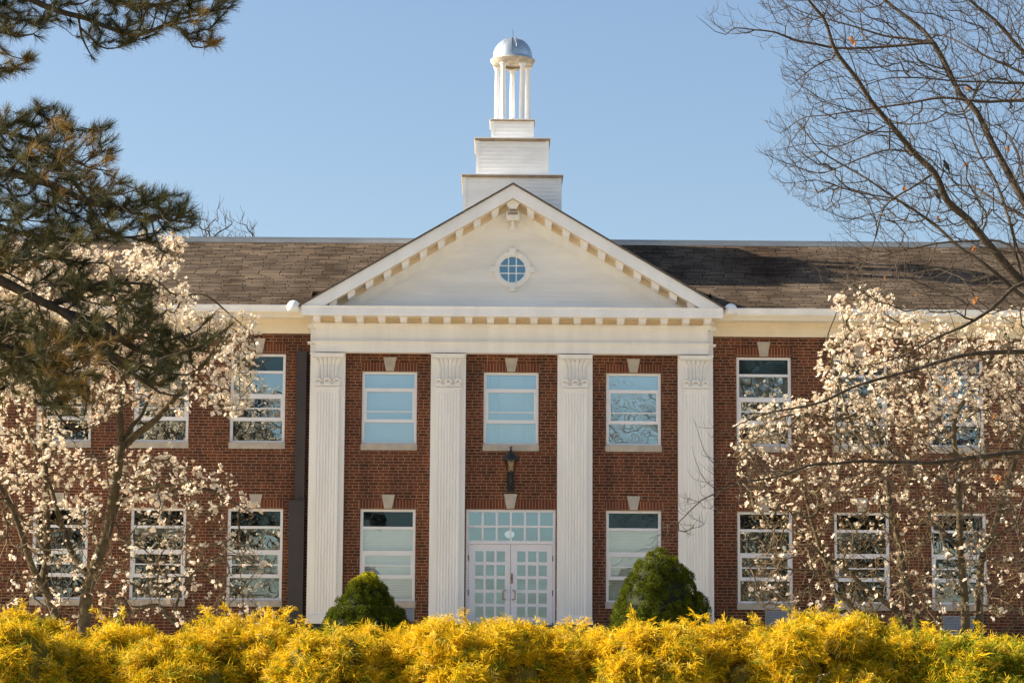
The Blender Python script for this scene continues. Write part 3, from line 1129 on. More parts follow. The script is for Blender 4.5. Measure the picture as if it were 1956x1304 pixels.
for x, lab in ((5.9, 'lit strip light on the ceiling behind the window right of the portico'), (3.05, 'lit strip light on the ceiling behind the portico window')):
    o = empty('ceiling_light', (x, 1.6, 6.7), lab, 'ceiling light', 'lit ceiling lights')
    m_ = MB()
    m_.box(x - .32, x + .32, 1.5, 1.72, 6.78, 6.84)
    m_.build('housing', M['white'], o)
    m_ = MB()
    m_.box(x - .30, x + .30, 1.52, 1.70, 6.745, 6.778)
    m_.build('diffuser', M['lit'], o)
o = empty('pendant_lamp', (-.02, .9, 2.5), 'white globe lamp hanging inside behind the glass above the door', 'lamp')
m_ = MB()
m_.lathe([(.001, 2.43)] + [(.11 * cos(t), 2.52 + .09 * sin(t)) for t in np.linspace(-1.3, .5, 9)] + [(.02, 2.60), (.001, 2.6)], -.02, .9, 20)
m_.build('globe', emit_mat('globe_glass', (.85, .86, .84), .22), o)
m_ = MB()
m_.tube([(-.02, .9, 2.6), (-.02, .9, 3.5)], .012, 6)
m_.build('stem', M['brass'], o)
# stair seen through the entrance
o = empty('staircase', (0, 2.2, 0), 'pale staircase inside, seen through the panes of the double door', 'staircase')
m_ = MB()
for i in range(9): m_.box(-1.2, 1.2, 2.0 + .27 * i, 2.27 + .27 * i, .1, .25 + .16 * i)
m_.build('steps', M['curtain'], o)
for s in (-1, 1):
    m_ = MB()
    m_.tube([(s * 1.1, 2.0, 1.2), (s * 1.1, 4.4, 2.6)], .03, 6)
    for i in range(9): m_.tube([(s * 1.1, 2.1 + .27 * i, .25 + .16 * i), (s * 1.1, 2.1 + .27 * i, 1.24 + .155 * i)], .015, 5)
    m_.build('railing', M['white'], o)

lw = MB()
lw.box(-1.75, 2.15, -3.25, -2.95, -.1, .39)
lw.box(-1.78, 2.18, -3.28, -2.92, .39, .462)
tag(lw.build('low_wall', M['stone_dark']), 'dark stone low wall in front of the entrance door', 'wall')
ld = MB()
ld.box(-2.1, 2.1, -2.6, -.27, -.05, .12)
tag(ld.build('landing', M['path']), kind='structure')


# ================================================================== TREES
def catmull(P, step=.12):
    P = np.asarray(P, float)
    if len(P) == 2:
        n = max(2, int(np.linalg.norm(P[1] - P[0]) / step))
        return P[0] + (P[1] - P[0]) * np.linspace(0, 1, n + 1)[:, None]
    Q = np.vstack([2 * P[0] - P[1], P, 2 * P[-1] - P[-2]])
    out = []
    for i in range(1, len(Q) - 2):
        n = max(1, int(round(np.linalg.norm(Q[i + 1] - Q[i]) / step)))
        for t in np.arange(n) / n:
            a, b, c, d = Q[i - 1], Q[i], Q[i + 1], Q[i + 2]
            out.append(.5 * ((2 * b) + (-a + c) * t + (2 * a - 5 * b + 4 * c - d) * t * t + (-a + 3 * b - 3 * c + d) * t ** 3))
    out.append(P[-1])
    return np.array(out)


class Tree:
    def __init__(s, seed):
        s.p = np.zeros((200000, 3))
        s.par = np.full(200000, -1)
        s.d = np.zeros((200000, 3))
        s.r = np.zeros(200000)
        s.n = 0
        s.rng = np.random.default_rng(seed)
        s.tips = []

    def stroke(s, P, r0, r1, step=.12, attach=True, wob=.0):
        C_ = catmull(P, step)
        if wob:
            k = len(C_)
            nz = s.rng.normal(0, wob, (k, 3))
            for _ in range(2): nz[1:-1] = (nz[:-2] + nz[1:-1] * 2 + nz[2:]) / 4
            nz[0] = 0
            C_ = C_ + nz
        prev = -1
        if attach and s.n:
            dd = np.linalg.norm(s.p[:s.n] - C_[0], axis=1)
            prev = int(dd.argmin())
            if dd[prev] > .02 and dd[prev] < step * 1.5: C_ = C_[1:] if len(C_) > 2 else C_
        for i, q in enumerate(C_):
            t = i / max(1, len(C_) - 1)
            s.add(q, prev, r0 + (r1 - r0) * t)
            prev = s.n - 1
        s.tips.append(s.n - 1)
        return prev

    def add(s, q, par, r=0):
        i = s.n
        s.p[i] = q
        s.par[i] = par
        s.r[i] = r
        s.d[i] = unit(q - s.p[par]) if par >= 0 else (0, 0, 1)
        s.n += 1

    def grow(s, targets, step=.12, up=.25, curl=.35, wob=.12, out=None, maxlen=None):
        """attach every target with a curved path to the nearest part of the tree, nearest first"""
        T = np.asarray(targets, float)
        best = np.full(len(T), 1e9)
        for a in range(0, s.n, 2000):
            best = np.minimum(best, np.linalg.norm(T[:, None] - s.p[None, a:min(a + 2000, s.n)], axis=2).min(1))
        for ti in np.argsort(best + s.rng.random(len(T)) * .15):
            q = T[ti]
            dv = q - s.p[:s.n]
            dist = np.linalg.norm(dv, axis=1)
            al = (dv * s.d[:s.n]).sum(1) / np.maximum(dist, 1e-6)
            cost = dist * (1.25 - .35 * al)
            if out is not None:
                o_ = (dv @ out) / np.maximum(dist, 1e-6)
                cost = dist * (1.55 - .35 * al - .55 * o_)
            j = int(cost.argmin())
            L = dist[j]
            if maxlen and L > maxlen: continue
            if L < step * .5: continue
            p0 = s.p[j].copy()
            d0 = unit(s.d[j] * .6 + unit(q - p0) + s.rng.normal(0, .25, 3) * (1 if out is None else .5))
            n = max(2, int(L / step))
            c1 = p0 + d0 * L * curl
            c2 = q - unit(unit(q - p0) + np.array([0, 0, up]) * 2 + (0 if out is None else np.array(out) * .8)) * L * .3
            prev = j
            wv = s.rng.normal(0, wob * L / n, (n, 3))
            for i in range(1, n + 1):
                t = i / n
                b = (1 - t) ** 3 * p0 + 3 * (1 - t) ** 2 * t * c1 + 3 * (1 - t) * t * t * c2 + t ** 3 * q
                if i < n: b = b + wv[i - 1]
                s.add(b, prev)
                prev = s.n - 1
            s.tips.append(prev)

    def spurs(s, n, length=.08, up=.5):
        """short side twigs along the thin wood"""
        ch = np.zeros(s.n)
        idx = np.arange(1, s.n)
        thin = idx[s.r[idx] <= 0]
        if not len(thin): return
        for j in s.rng.choice(thin, min(n, len(thin)), replace=False):
            d = unit(s.d[j] * .9 + s.rng.normal(0, .6, 3) + np.array([0, 0, up]))
            L = length * s.rng.uniform(.5, 1.5)
            s.add(s.p[j] + d * L * .5 + s.rng.normal(0, .003, 3), int(j))
            s.add(s.p[j] + d * L + np.array([0, 0, up * L * .3]), s.n - 1)
            s.tips.append(s.n - 1)

    def radii(s, tip=.003, e=2.6, cap=None):
        r = np.zeros(s.n)
        cnt = np.zeros(s.n)
        for i in range(s.n - 1, -1, -1):
            if cnt[i] == 0: v = tip ** e
            else: v = cnt[i]
            rr = v ** (1 / e)
            if s.r[i] > 0: rr = max(s.r[i], min(rr, s.r[i] * 1.15))
            elif cap: rr = min(rr, cap)
            r[i] = rr
            if s.par[i] >= 0: cnt[s.par[i]] += rr ** e if s.r[i] <= 0 else 0
        return r

    def mesh(s, r, split):
        """tubes; returns (thick, thin) vertex and face arrays"""
        n = s.n
        kids = [[] for _ in range(n)]
        for i in range(n):
            if s.par[i] >= 0: kids[s.par[i]].append(i)
        out = [([], [], [0]), ([], [], [0])]
        starts = [(i, -1) for i in range(n) if s.par[i] < 0]
        while starts:
            i, frm = starts.pop()
            ch = [] if frm < 0 else [frm]
            while True:
                ch.append(i)
                ks = kids[i]
                if not ks: break
                k = max(ks, key=lambda q: (r[q], -q))
                for q in ks:
                    if q != k: starts.append((q, i))
                i = k
            if len(ch) < 2: continue
            P = s.p[ch]
            rr = r[ch].copy()
            if frm >= 0: rr[0] = min(rr[0], rr[1] * 1.25)
            rr[-1] *= .5
            big = rr.max() > split
            ns = 9 if rr.max() > .06 else 6 if rr.max() > .02 else 4 if rr.max() > .007 else 3
            V, Fc = tube_arrays(P, rr, ns)
            o = out[0 if big else 1]
            o[0].append(V)
            o[1].append(Fc + o[2][0])
            o[2][0] += len(V)
        return [(np.concatenate(o[0]), np.concatenate(o[1])) if o[0] else None for o in out]


def pt(px, py, Y): return at(px, py, Y)


def S(pts, Y0, Y1=None):
    """photo polyline -> 3-D, depth running from Y0 to Y1"""
    Y1 = Y0 if Y1 is None else Y1
    n = len(pts)
    return [at(x, y, Y0 + (Y1 - Y0) * i / max(1, n - 1)) for i, (x, y) in enumerate(pts)]


def in_poly(x, y, poly):
    c = False
    j = len(poly) - 1
    for i in range(len(poly)):
        xi, yi = poly[i]
        xj, yj = poly[j]
        if (yi > y) != (yj > y) and x < (xj - xi) * (y - yi) / (yj - yi) + xi: c = not c
        j = i
    return c


def sample_poly(poly, n, Y, dY, rng, dens=None):
    xs = [p[0] for p in poly]
    ys = [p[1] for p in poly]
    out = []
    while len(out) < n:
        x, y = rng.uniform(min(xs), max(xs)), rng.uniform(min(ys), max(ys))
        if not in_poly(x, y, poly): continue
        if dens is not None and rng.random() > dens(x, y): continue
        out.append(at(x, y, Y + rng.normal(0, dY)))
    return out


def perp_frames(A):
    A = unit(A)
    ref = np.where(np.abs(A[:, 2:3]) < .9, np.array([[0, 0, 1.0]]), np.array([[1.0, 0, 0]]))
    U = unit(np.cross(A, ref))
    return U, np.cross(A, U)


def tufts(C_, A, n, length, width, spread, rng, cols, back=.05):
    """needle tufts: n thin blades round each axis"""
    m = len(C_)
    C_ = np.repeat(C_, n, 0)
    Ar = np.repeat(unit(A), n, 0)
    U, W_ = perp_frames(Ar)
    th = np.abs(rng.normal(0, spread, m * n))
    ph = rng.uniform(0, 2 * pi, m * n)
    D = Ar * np.cos(th)[:, None] + (U * np.cos(ph)[:, None] + W_ * np.sin(ph)[:, None]) * np.sin(th)[:, None]
    L = length * rng.uniform(.7, 1.15, m * n)
    B = C_ - Ar * (rng.uniform(0, back, m * n))[:, None]
    T = B + D * L[:, None]
    side = unit(np.cross(D, rng.normal(0, 1, (m * n, 3)))) * width / 2
    V = np.stack([B - side, B + side, T + side * .35, T - side * .35], 1).reshape(-1, 3)
    Fq = np.arange(m * n * 4).reshape(-1, 4)
    col = np.repeat(np.repeat(cols, n, 0) * rng.uniform(.75, 1.25, (m * n, 1)), 4, 0)
    return V, Fq, col


def blossoms(C_, A, rng, size=.055, petals=9):
    m = len(C_)
    C_ = np.asarray(C_)
    sz = np.repeat(size * rng.uniform(.45, 1.35, m), petals)
    Cr = np.repeat(C_, petals, 0)
    Ar = np.repeat(unit(A), petals, 0)
    U, W_ = perp_frames(Ar)
    opn = np.repeat(rng.uniform(.35, 1.25, m), petals) + rng.normal(0, .18, m * petals)
    ph = np.tile(np.arange(petals) * 2 * pi / petals, m) + np.repeat(rng.uniform(0, 6, m), petals) + rng.normal(0, .15, m * petals)
    O = U * np.cos(ph)[:, None] + W_ * np.sin(ph)[:, None]
    D = Ar * np.cos(opn)[:, None] + O * np.sin(opn)[:, None]
    side = unit(np.cross(D, Ar)) * (sz * .30)[:, None]
    mid = Cr + D * (sz * .6)[:, None] - Ar * (sz * .08)[:, None]
    tip = Cr + D * sz[:, None] + O * (sz * .12)[:, None]
    V = np.stack([Cr, mid - side, tip, mid + side], 1).reshape(-1, 3)
    Fq = np.arange(m * petals * 4).reshape(-1, 4)
    base = np.array([.88, .805, .67]) * rng.uniform(.86, 1.05, (m, 1)) * (1 - rng.random((m, 1)) ** 3 * np.array([[0, .16, .26]]))
    col = np.repeat(base, petals * 4, 0)
    return V, Fq, col


def twig_dirs(tr, idx): return tr.d[idx]


# ------------------------------------------------------------------ magnolias
def magnolia(name, label, seed, Y, strokes, polys, n_t, n_flower, base, fl_dens):
    root = empty(name, base, label, 'magnolia tree', 'flowering magnolias beside the portico')
    tr = Tree(seed)
    for P, r0, r1, dy in strokes: tr.stroke(S(P, Y, Y + dy), r0, r1, wob=.012, step=.14)
    rng = tr.rng
    T = []
    for poly, k, dY, dens in polys: T += sample_poly(poly, k, Y, dY, rng, dens)
    tr.grow(T, step=.13, up=.35, wob=.22)
    tr.spurs(n_t, .11, .45)
    r = tr.radii(.0036, 2.5, .035)
    big, thin = tr.mesh(r, .020)
    raw_mesh('trunk', big[0], big[1], M['bark_moss'], root, smooth=True)
    raw_mesh('twigs', thin[0], thin[1], M['bark_grey'], root, smooth=True)
    # flowers at the tips and along the thin twigs
    tips = np.array([t for t in tr.tips if r[t] < .012])
    al = np.array([i for i in range(tr.n) if r[i] < .008])
    cand = np.concatenate([tips, tips, rng.choice(al, len(al) // 3, replace=False)])
    P = tr.p[cand]
    # picture-independent density: flowers crowd the sunny upper crown, thin out below
    keep = []
    for i, p in enumerate(P):
        if rng.random() < fl_dens(p): keep.append(i)
    keep = np.array(keep)
    if len(keep) > n_flower: keep = rng.choice(keep, n_flower, replace=False)
    idx = cand[keep]
    rep = np.minimum(rng.geometric(.5, len(idx)), 5)
    idx = np.repeat(idx, rep)
    C_ = tr.p[idx] + rng.normal(0, .035, (len(idx), 3))
    A = unit(tr.d[idx] + rng.normal(0, .45, (len(idx), 3)) + np.array([0, 0, .5]))
    V, Fq, col = blossoms(C_, A, rng, .052)
    o = raw_mesh('blossoms', V, Fq, M['petal'], root, col)
    o['kind'] = 'stuff'
    # buds and brown bud scales
    bi = rng.choice(al, min(len(al), 6500))
    V, Fq, col = tufts(tr.p[bi], tr.d[bi], 2, .035, .014, .9, rng, np.array([.30, .20, .075]) * rng.uniform(.6, 1.3, (len(bi), 1)), .0)
    o = raw_mesh('buds', V, Fq, M['petal'], root, col)
    o['kind'] = 'stuff'
    print(name, 'nodes', tr.n, 'flowers', len(C_))
    return root


YL = -8.0
left_strokes = [
    ([(155, 1300), (160, 1200), (170, 1120), (205, 1010), (225, 900), (232, 850)], .135, .085, -.3),
    ([(232, 850), (228, 790), (232, 730), (228, 660), (222, 560)], .07, .02, .3),
    ([(232, 855), (262, 830), (300, 800), (330, 765), (352, 735), (385, 700), (420, 650), (440, 610)], .075, .015, -.5),
    ([(240, 840), (250, 815), (272, 790), (290, 740), (300, 690)], .05, .015, .6),
    ([(150, 1290), (110, 1180), (85, 1120), (90, 1060), (88, 960), (86, 850), (84, 760)], .10, .04, .5),
    ([(100, 1150), (60, 1080), (35, 1000), (0, 930), (-60, 860), (-120, 760)], .07, .02, -.6),
    ([(90, 1060), (60, 1010), (20, 970), (-20, 930)], .045, .015, .5),
    ([(175, 1110), (140, 1060), (118, 1000), (100, 940), (70, 860), (30, 760), (10, 660)], .06, .02, 1.0),
    ([(205, 1010), (235, 950), (255, 935), (290, 930), (350, 925), (420, 945), (490, 985)], .045, .010, -.8),
    ([(165, 1250), (230, 1180), (300, 1155), (330, 1185), (370, 1195), (420, 1190)], .06, .015, -.8),
    ([(330, 1190), (345, 1130), (375, 1090), (400, 1075), (440, 1060), (500, 1075), (525, 1085)], .03, .008, -.4),
    ([(84, 760), (100, 680), (90, 600), (120, 520)], .04, .015, .3),
    ([(222, 560), (250, 520), (290, 490), (340, 465)], .02, .008, .3),
    ([(232, 730), (280, 650), (320, 590), (380, 560), (440, 600), (480, 640)], .035, .010, -.7),
    ([(232, 730), (200, 640), (150, 570), (100, 540), (40, 520)], .035, .012, .8),
]
up_poly = [(-80, 470), (100, 465), (170, 480), (230, 500), (270, 452), (345, 450), (370, 485), (330, 520), (345, 545), (360, 555), (370, 590), (400, 600), (440, 600), (490, 610), (498, 630), (490, 665), (500, 690), (480, 740),
           (470, 790), (450, 800), (380, 770), (330, 800), (240, 780), (120, 850), (-80, 860)]
low_poly = [(-80, 850), (130, 850), (250, 870), (330, 870), (430, 905), (495, 985), (480, 990), (400, 960), (480, 1050), (530, 1085), (470, 1120), (540, 1190), (430, 1200), (300, 1190), (180, 1190), (-80, 1190)]


def fdl(p):
    z = p[2]
    return .95 if z > 4.3 else (.55 if z > 2.4 else .16)


tree_l = magnolia('magnolia_tree', 'magnolia full of white blossom in front of the left wing', 5, YL, left_strokes,
                  [(up_poly, 1500, 1.1, None), (low_poly, 1200, 1.1, None)], 6000, 5600, at(155, 1300, YL), fdl)
YRr = -8.5
right_strokes = [
    ([(1640, 1330), (1650, 1260), (1740, 1210), (1752, 1160), (1735, 1100), (1715, 1030), (1700, 960), (1690, 900), (1670, 830)], .11, .04, .3) if False else
    ([(1760, 1340), (1755, 1220), (1745, 1160), (1728, 1100), (1712, 1020), (1700, 960), (1690, 880), (1660, 780)], .10, .03, .3),
    ([(1790, 1340), (1840, 1230), (1842, 1150), (1836, 1060), (1832, 980), (1830, 900), (1822, 840), (1828, 790), (1860, 740), (1890, 690)], .10, .03, -.4),
    ([(1800, 1330), (1862, 1220), (1870, 1130), (1878, 1060), (1900, 1000), (1925, 920), (1950, 850), (1975, 760)], .095, .03, .5),
    ([(1750, 1240), (1720, 1175), (1690, 1150), (1640, 1110), (1610, 1080), (1570, 1060), (1530, 1010), (1500, 960)], .065, .015, -.5),
    ([(1700, 1320), (1660, 1190), (1630, 1160), (1595, 1130), (1580, 1080), (1560, 1030), (1545, 970), (1530, 920), (1520, 870), (1490, 830)], .07, .012, .5),
    ([(1836, 1060), (1810, 1020), (1780, 1000), (1760, 950), (1745, 890)], .04, .012, .6),
    ([(1878, 1060), (1905, 1025), (1935, 1000), (1975, 970)], .035, .012, -.5),
    ([(1690, 880), (1650, 850), (1620, 790), (1600, 720), (1580, 650), (1600, 590)], .035, .010, .4),
    ([(1822, 840), (1770, 770), (1740, 700), (1720, 620)], .035, .010, .4),
    ([(1660, 780), (1600, 800), (1540, 790), (1480, 800), (1420, 840), (1400, 870)], .03, .008, -.5),
    ([(1745, 1160), (1770, 1180), (1800, 1200)], .04, .012, -.4),
    ([(1890, 690), (1920, 640), (1960, 600)], .03, .01, -.2),
    ([(1880, 1260), (1910, 1210), (1960, 1180), (2000, 1170)], .045, .015, -.2),
    ([(1630, 1160), (1600, 1110), (1560, 1090), (1500, 1085), (1450, 1075)], .03, .008, -.5),
]
r_up = [(1590, 570), (1640, 548), (1700, 560), (1720, 600), (1770, 600), (1830, 625), (1900, 600), (1990, 600), (1990, 850), (1800, 850), (1690, 870), (1560, 860), (1480, 840), (1400, 880), (1390, 850), (1410, 820), (1440, 790), (1500, 760),
        (1560, 770), (1580, 720), (1555, 700), (1570, 660), (1620, 640), (1600, 610)]
r_low = [(1400, 860), (1560, 860), (1990, 860), (1990, 1170), (1880, 1180), (1700, 1190), (1560, 1180), (1440, 1160), (1420, 1100), (1450, 1040), (1420, 960)]


def fdr(p):
    z = p[2]
    return .95 if z > 4.2 else (.30 if z > 2.6 else .13)


tree_r = magnolia('magnolia_tree', 'magnolia with several pale trunks and white blossom in front of the right wing', 9, YRr, right_strokes,
                  [(r_up, 1350, 1.0, None), (r_low, 1700, 1.1, None)], 9000, 2950, at(1780, 1340, YRr), fdr)


# ------------------------------------------------------------------ bare tree, right foreground
YB = -24.0


def bare_tree():
    bx = at(2230, 1300, YB)
    root = empty('bare_tree', (bx[0], YB, float(ground_z(0, YB))), 'tall bare tree with dark limbs and a few orange leaves, reaching in from the right', 'tree')
    tr = Tree(21)
    g = float(ground_z(0, YB))
    trunk = [np.array([bx[0], YB, g - .1]), at(2225, 1150, YB), at(2215, 900, YB), at(2190, 700, YB), at(2180, 500, YB), at(2200, 250, YB), at(2180, -100, YB), at(2150, -500, YB)]
    tr.stroke(trunk, .24, .07, step=.15)
    st = [
        ([(2190, 730), (2080, 640), (1956, 542), (1900, 480), (1850, 420), (1810, 385), (1785, 330), (1745, 290), (1700, 235), (1665, 195), (1640, 155), (1610, 115), (1592, 85), (1572, 35), (1545, 0), (1520, -60)], .105, .022, -.8),
        ([(2185, 620), (2070, 520), (1985, 430), (1930, 335), (1900, 280), (1870, 220), (1835, 180), (1815, 140), (1790, 95), (1765, 60), (1735, 35), (1690, 0), (1640, -50)], .095, .025, .8),
        ([(2190, 320), (2080, 220), (1990, 135), (1940, 85), (1900, 40), (1850, 0), (1800, -60)], .07, .02, 0),
        ([(2190, 740), (2050, 650), (1956, 570), (1896, 515), (1828, 468), (1785, 430), (1712, 380), (1660, 345), (1620, 320), (1570, 290), (1530, 240)], .06, .012, .9),
        ([(2185, 640), (2040, 560), (1956, 500), (1927, 420), (1917, 386), (1897, 335), (1870, 292), (1850, 241), (1836, 201), (1820, 150)], .05, .014, 1.5),
        ([(2190, 240), (2080, 200), (1956, 192), (1880, 194), (1800, 188), (1720, 200), (1640, 213), (1580, 220), (1540, 222), (1510, 240), (1490, 255), (1470, 245), (1458, 228)], .045, .005, 1.0),
        ([(2190, 180), (2080, 160), (1956, 158), (1840, 156), (1760, 150), (1700, 150), (1640, 165)], .035, .008, -.6),
        ([(2190, 280), (2060, 200), (1956, 142), (1900, 115), (1850, 90), (1810, 72), (1770, 66)], .04, .012, 1.2),
        ([(1785, 82), (1740, 75), (1690, 68), (1640, 55), (1590, 40), (1530, 22), (1490, 0)], .03, .008, .5),
        ([(1775, 82), (1720, 88), (1650, 93), (1600, 93)], .028, .022, 0),
        ([(1600, 95), (1560, 85), (1520, 75), (1480, 62), (1440, 57), (1402, 53), (1385, 66), (1365, 60), (1345, 42), (1330, 30)], .026, .004, -.3),
        ([(1605, 112), (1575, 117), (1540, 140), (1510, 162), (1495, 150), (1490, 125)], .016, .004, -.2),
        ([(2185, 600), (2050, 560), (1956, 542), (1896, 589), (1845, 620), (1795, 643), (1744, 670), (1690, 690), (1640, 700)], .06, .008, -1.2),
        ([(2200, 700), (2060, 680), (1956, 672), (1862, 675), (1795, 690), (1744, 707), (1677, 724), (1626, 741), (1575, 765), (1542, 775), (1491, 782), (1440, 798), (1396, 819), (1370, 835)], .065, .006, -1.6),
        ([(2205, 880), (2060, 860), (1956, 862), (1883, 871), (1836, 877), (1778, 883), (1708, 882), (1649, 880), (1590, 886), (1543, 891), (1502, 906), (1461, 915), (1415, 921), (1379, 938), (1340, 955), (1310, 985), (1280, 1010), (1240, 1030)], .07, .004, -1.9),
        ([(1502, 906), (1470, 885), (1430, 862), (1400, 830), (1380, 800)], .012, .003, -.4),
        ([(1379, 938), (1350, 920), (1330, 880), (1322, 850)], .010, .003, -.2),
        ([(1415, 921), (1385, 900), (1350, 870), (1325, 800)], .010, .003, -.3),
        ([(1745, 290), (1700, 285), (1650, 300), (1600, 320), (1560, 330), (1500, 310), (1450, 290), (1440, 280)], .018, .004, .5),
        ([(1712, 380), (1650, 370), (1600, 355), (1560, 345), (1500, 350), (1465, 330)], .016, .004, -.6),
        ([(1785, 330), (1740, 360), (1690, 395), (1670, 460), (1640, 520), (1630, 540)], .022, .005, -.5),
        ([(1956, 542), (1930, 470), (1860, 460), (1790, 465), (1720, 480), (1650, 500), (1600, 520)], .03, .006, .6),
        ([(1700, 235), (1650, 260), (1600, 280), (1550, 275), (1490, 285), (1455, 290)], .016, .004, -.2),
        ([(1985, 430), (1900, 380), (1850, 355), (1800, 360), (1760, 385)], .03, .008, 1.4),
    ]
    for P, r0, r1, dy in st: tr.stroke(S(P, YB, YB + dy), r0 * .66, r1 * .62, wob=.010, step=.13)
    rng = tr.rng
    pA = [(1440, 0), (1500, 60), (1490, 130), (1500, 200), (1460, 240), (1500, 265), (1440, 285), (1500, 330), (1455, 340), (1530, 385), (1600, 440), (1700, 440), (1990, 440), (1990, -40), (1440, -40)]
    pB = [(1600, 440), (1560, 480), (1530, 520), (1600, 560), (1700, 600), (1990, 600), (1990, 440)]
    pC = [(1480, 780), (1560, 760), (1700, 700), (1800, 650), (1990, 600), (1990, 1080), (1880, 1080), (1760, 1000), (1660, 960), (1560, 960), (1500, 930), (1440, 960), (1400, 900)]
    pD = [(1235, 1035), (1300, 960), (1320, 870), (1330, 790), (1420, 840), (1480, 880), (1460, 940), (1370, 990), (1300, 1040)]
    pE = [(1340, 30), (1380, 10), (1440, 20), (1540, 60), (1500, 110), (1420, 75), (1380, 60)]
    T = sample_poly(pA, 3600, YB, .9, rng) + sample_poly(pB, 420, YB - .2, .9, rng) + sample_poly(pC, 800, YB - .8, .6, rng) + sample_poly(pD, 90, YB - 1.7, .25, rng) + sample_poly(pE, 60, YB, .2, rng)
    tr.grow(T, step=.11, up=.45, curl=.3, wob=.035, maxlen=1.7, out=unit(np.array([-.9, 0, .45])))
    tr.spurs(11000, .09, .8)
    r = tr.radii(.0017, 2.5, .012)
    big, thin = tr.mesh(r, .018)
    raw_mesh('trunk', big[0], big[1], M['bark_dark'], root, smooth=True)
    raw_mesh('twigs', thin[0], thin[1], M['bark_dark'], root, smooth=True)
    print('bare', tr.n)
    # dead oak leaves still hanging
    for (x, y, s_, n) in ((1624, 69, .085, 3), (1790, 413, .06, 2), (1925, 278, .05, 2), (1727, 355, .05, 2), (1862, 468, .06, 2), (1845, 310, .045, 2), (1850, 162, .045, 2), (1865, 565, .075, 1),
                          (1905, 905, .06, 2), (1922, 900, .06, 1), (1818, 760, .06, 1), (1700, 183, .04, 1), (1540, 1000, .03, 0), (1300, 920, .03, 0), (1810, 735, .05, 1), (1900, 790, .05, 1), (1750, 560, .03, 1), (1690, 527, .035, 1)):
        if not n: continue
        c = at(x, y, YB - (.8 if y > 500 else 0))
        m_ = MB()
        for k in range(n):
            a = rng.uniform(0, 2 * pi)
            d = np.array([cos(a) * .45, sin(a) * .3, -1])
            d = unit(d)
            u = unit(np.cross(d, rng.normal(0, 1, 3)))
            nrm = np.cross(d, u)
            L = s_ * rng.uniform(.8, 1.1)
            prof = [0, .32, .18, .42, .22, .36, .14, 0]
            vs = [c + d * L * (t / 7) * 1.6 + nrm * L * .15 * sin(t) for t in range(8)]
            V = []
            for t in range(8): V += [vs[t] + u * prof[t] * L, vs[t] + nrm * .08 * L, vs[t] - u * prof[t] * L]
            m_.add(V, [(3 * t + j, 3 * t + j + 1, 3 * t + j + 4, 3 * t + j + 3) for t in range(7) for j in range(2)], 0, True)
        m_.build('dead_leaf', M['dead_leaf'], root)
    return tr


bare = bare_tree()


# ------------------------------------------------------------------ birds
def bird(px, py, Y, face, label, k=.62):
    """small black bird, head up-left, tail down-right"""
    c = at(px, py, Y)
    root = empty('bird', c, label, 'bird', 'birds perched in the bare tree')
    ax = unit(np.array([-.42 * face, -.1, .9]))
    pts = [c + ax * t for t in np.array([-.085, -.06, -.02, .03, .065, .085, .105, .118, .126]) * k]
    rr = [.012, .030, .046, .046, .034, .026, .027, .022, .006]
    m_ = MB()
    m_.tube(pts, np.array(rr) * k, 12)
    tail = [pts[0] + ax * .02 * k, pts[0] - ax * .045 * k, pts[0] - ax * .09 * k]
    m_.tube(tail, [.018 * k, .014 * k, .013 * k], 6)
    m_.build('body', M['feather'], root)
    for s in (-1, 1):
        m_ = MB()
        off = np.array([.02 * face, .04 * s, 0]) * k
        m_.tube([c + ax * .055 * k + off * .7, c + ax * .01 * k + off * 1.1, c - ax * .05 * k + off * .9, c - ax * .10 * k + off * .4], [.012 * k, .024 * k, .018 * k, .003], 6)
        m_.build('wing', M['feather'], root)
        m_ = MB()
        f0 = c - ax * .045 * k + np.array([-.02 * face, .015 * s, -.01]) * k
        m_.tube([f0, f0 + np.array([-.012 * face, 0, -.03]) * k, f0 + np.array([-.03 * face, 0, -.038]) * k], .003, 5)
        m_.build('leg', M['beak'], root)
    m_ = MB()
    h = c + ax * .105 * k
    m_.tube([h, h + np.array([-.03 * face, 0, .012]) * k, h + np.array([-.055 * face, 0, .008]) * k], [.014 * k, .008 * k, .002], 6)
    m_.build('beak', M['beak'], root)


bird(1808, 317, YB - .4, 1, 'upper black bird on a thin twig above the thick limb')
bird(1791, 373, YB - .55, 1, 'lower black bird tucked against the thick limb')


